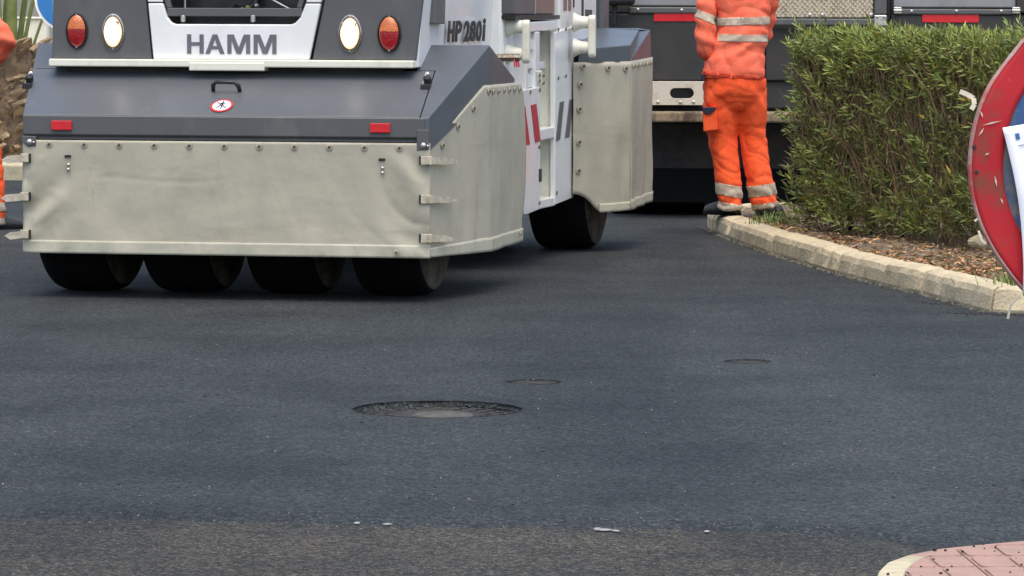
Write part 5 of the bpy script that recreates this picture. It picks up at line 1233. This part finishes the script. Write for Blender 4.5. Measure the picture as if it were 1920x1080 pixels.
# notice
pq0 = [sp(1882, 240), sp(2105, 205), sp(2143, 520), sp(1920, 556)]
def pap(a, b):
    t = pq0[0].lerp(pq0[1], a); u_ = pq0[3].lerp(pq0[2], a); p = t.lerp(u_, b); k = .010*math.sin(b*math.pi)*(1-a)**2
    return (p.x+k*1.1, -.012-.010*noise.noise((a*2, b*3, 1))-.012*(1-a)**3*math.sin(b*3.1), p.z)
ppr = MB().grid(pap, 16, 24).build('paper_notice', M['paper'], sg, smooth=True, solid=.0006)
def pmark(m_, a0, a1, b0, b1): MB().prism([(lambda p: (p[0], p[1]-.0016, p[2]))(pap(*q)) for q in ((a0, b0), (a1, b0), (a1, b1), (a0, b1))], (0, -.0004, 0)).build('print', M[m_], ppr)
pmark('blueink', .09, .125, .045, .080)
for k, (b0, l) in enumerate(((.115, .8),)): pmark('letter', .10 if k == 0 else .22, .10+l*.8, b0, b0+(.004 if k == 0 else .012))
pmark('black', .22, .70, .67, .70); pmark('black', .16, .70, .80, .83)
# yellowed cable ties round the rim
for pts in (((1803, 172), (1818, 178), (1828, 185), (1829, 196), (1823, 206)), ((1836, 412), (1830, 416)), ((1838, 434), (1844, 452), (1851, 458)), ((1893, 600), (1898, 575), (1915, 556))):
    v_ = [sp(*p, .004+.003*i) for i, p in enumerate(pts)]; mb = MB()
    for i in range(len(v_)-1):
        a_, b_ = v_[i], v_[i+1]; d = (b_-a_).normalized(); n_ = Vector((-d.z, 0, d.x))*(.0042 if len(pts) > 3 else .002); mb.add([a_-n_, b_-n_, b_+n_, a_+n_], [(0, 1, 2, 3)])
    mb.build('cable_tie', M['plastic'], sg, solid=.002)

# ------------------------------------------------------------------ blue round sign beyond the roller
BY = 33.8; bc = P(127, -3, BY); bR = 62/F*BY
bs = empty('mandatory_sign', (bc.x, BY, .12)); tag(bs, 'blue round traffic sign with a white rim beside the palm', 'traffic sign')
MB().lathe([(bR, 0), (bR, .012), (bR*.93, .014)], (0, 0, bc.z-.12), (0, -1, 0), 48).build('rim', M['whiteprint'], bs)
M['signblue2'] = mat('blue_sign_paint', (.03, .19, .48), .3, var=.15, vs=4, rvar=.2)
MB().lathe([(bR*.925, .010), (bR*.925, .0165), (.02, .0166)], (0, 0, bc.z-.12), (0, -1, 0), 48).build('face', M['signblue2'], bs)
MB().prism([(-.04, -.0172, bc.z-.12-bR*.6), (.04, -.0172, bc.z-.12-bR*.6), (.04, -.0172, bc.z-.12+bR*.1), (.13, -.0172, bc.z-.12+bR*.1), (0, -.0172, bc.z-.12+bR*.65), (-.13, -.0172, bc.z-.12+bR*.1), (-.04, -.0172, bc.z-.12+bR*.1)], (0, -.001, 0)).build('arrow', M['whiteprint'], bs)
MB().tube([(0, .03, 0), (0, .03, bc.z+.1)], .03, 12).build('post', M['galv'], bs, smooth=True)

# ------------------------------------------------------------------ palm at the left
pY = 34.6; pb = P(8, 320, pY); pl = empty('palm_tree', (pb.x, pY, .1)); tag(pl, 'short shaggy palm with dry leaf bases on its trunk', 'palm')
ctop = P(10, 88, pY).z-.1
def trunkf(a, b):
    t = 2*math.pi*a; r_ = (.26+.03*math.sin(b*3))*(1+.12*noise.noise((math.cos(t)*3, math.sin(t)*3, b*9))); return (r_*math.cos(t), r_*math.sin(t), -.05+b*(ctop+.05))
MB().grid(trunkf, 40, 40).build('trunk', M['bark'], pl, smooth=True, fix=False)
lb = []
for q in range(3):
    mb = MB(); w_ = .05+.012*q; L = .13+.03*q
    mb.add([(-w_, 0, 0), (w_, 0, 0), (w_*.75, -.05, L*.6), (.01, -.075, L*1.05), (-w_*.7, -.045, L*.7), (-w_, .03, 0), (w_, .03, 0), (w_*.7, -.022, L*.6), (0, -.05, L), (-w_*.6, -.02, L*.65)],
           [(0, 1, 2, 4), (4, 2, 3), (5, 9, 7, 6), (9, 8, 7), (0, 5, 6, 1), (1, 6, 7, 2), (2, 7, 8, 3), (3, 8, 9, 4), (4, 9, 5, 0)]); lb.append(mb.mesh('leaf_base', M['leafbase'] if q != 1 else M['bark']))
k = 0
for row in range(16):
    for i in range(13):
        a = 2*math.pi*(i+.5*(row % 2))/13+rnd(-.12, .12); z_ = -.02+row*(ctop/15.5)+rnd(-.02, .02); r_ = .27
        r_ = rnd(.22, .29); o = inst(random.choice(lb), 'leaf_base', pl, (r_*math.cos(a), r_*math.sin(a), z_), (rnd(-.5, .9), rnd(-.8, .8), a+math.pi/2+rnd(-.7, .7)), (rnd(.35, 1.1), rnd(.6, 2.0), rnd(.5, 1.2)))
for i, (dx, dy, h, r0, sw) in enumerate(((.09, -.16, 2.6, .055, .03), (-.07, -.1, 2.5, .04, -.2), (.16, -.1, 1.9, .020, .75), (.22, -.06, 1.7, .014, 1.15), (-.16, 0, 1.8, .03, -.8), (-.02, .1, 2.4, .03, .3), (.1, .15, 2.2, .03, .5), (-.12, .12, 2.0, .03, -.6), (-.10, -.18, 1.6, .012, -.35), (.02, -.18, 1.5, .010, -.12))):
    pts = [Vector((dx, dy, ctop-.12)), Vector((dx+sw*.22, dy*1.15, ctop+h*.3)), Vector((dx+sw*.7, dy*1.5, ctop+h*.7)), Vector((dx+sw*1.6, dy*2.2, ctop+h*.95))]
    pth, rad = smooth_path(pts, [r0, r0*.75, r0*.5, r0*.2], 8)
    fr_ = MB().tube(pth, rad, 8).build('frond', M['petiole'], pl, smooth=True)
    lfm = MB()
    for j in range(9, len(pth)-1):
        d = (pth[j+1]-pth[j]).normalized(); sd_ = d.cross(Vector((0, 1, .2))).normalized()
        for s_ in (-1, 1):
            for h_ in (0, .5):
                b0 = pth[j].lerp(pth[j+1], h_); e_ = b0+(sd_*s_*.8+d*.7+Vector((0, 0, -.15))).normalized()*.42; n_ = d*.012; lfm.add([b0-n_, b0+n_, b0.lerp(e_, .5)+n_*1.3, e_, b0.lerp(e_, .5)-n_*1.3], [(0, 1, 2, 3, 4)])
    o = lfm.build('leaflets', M['petiole'], fr_, fix=False); o['kind'] = 'stuff'
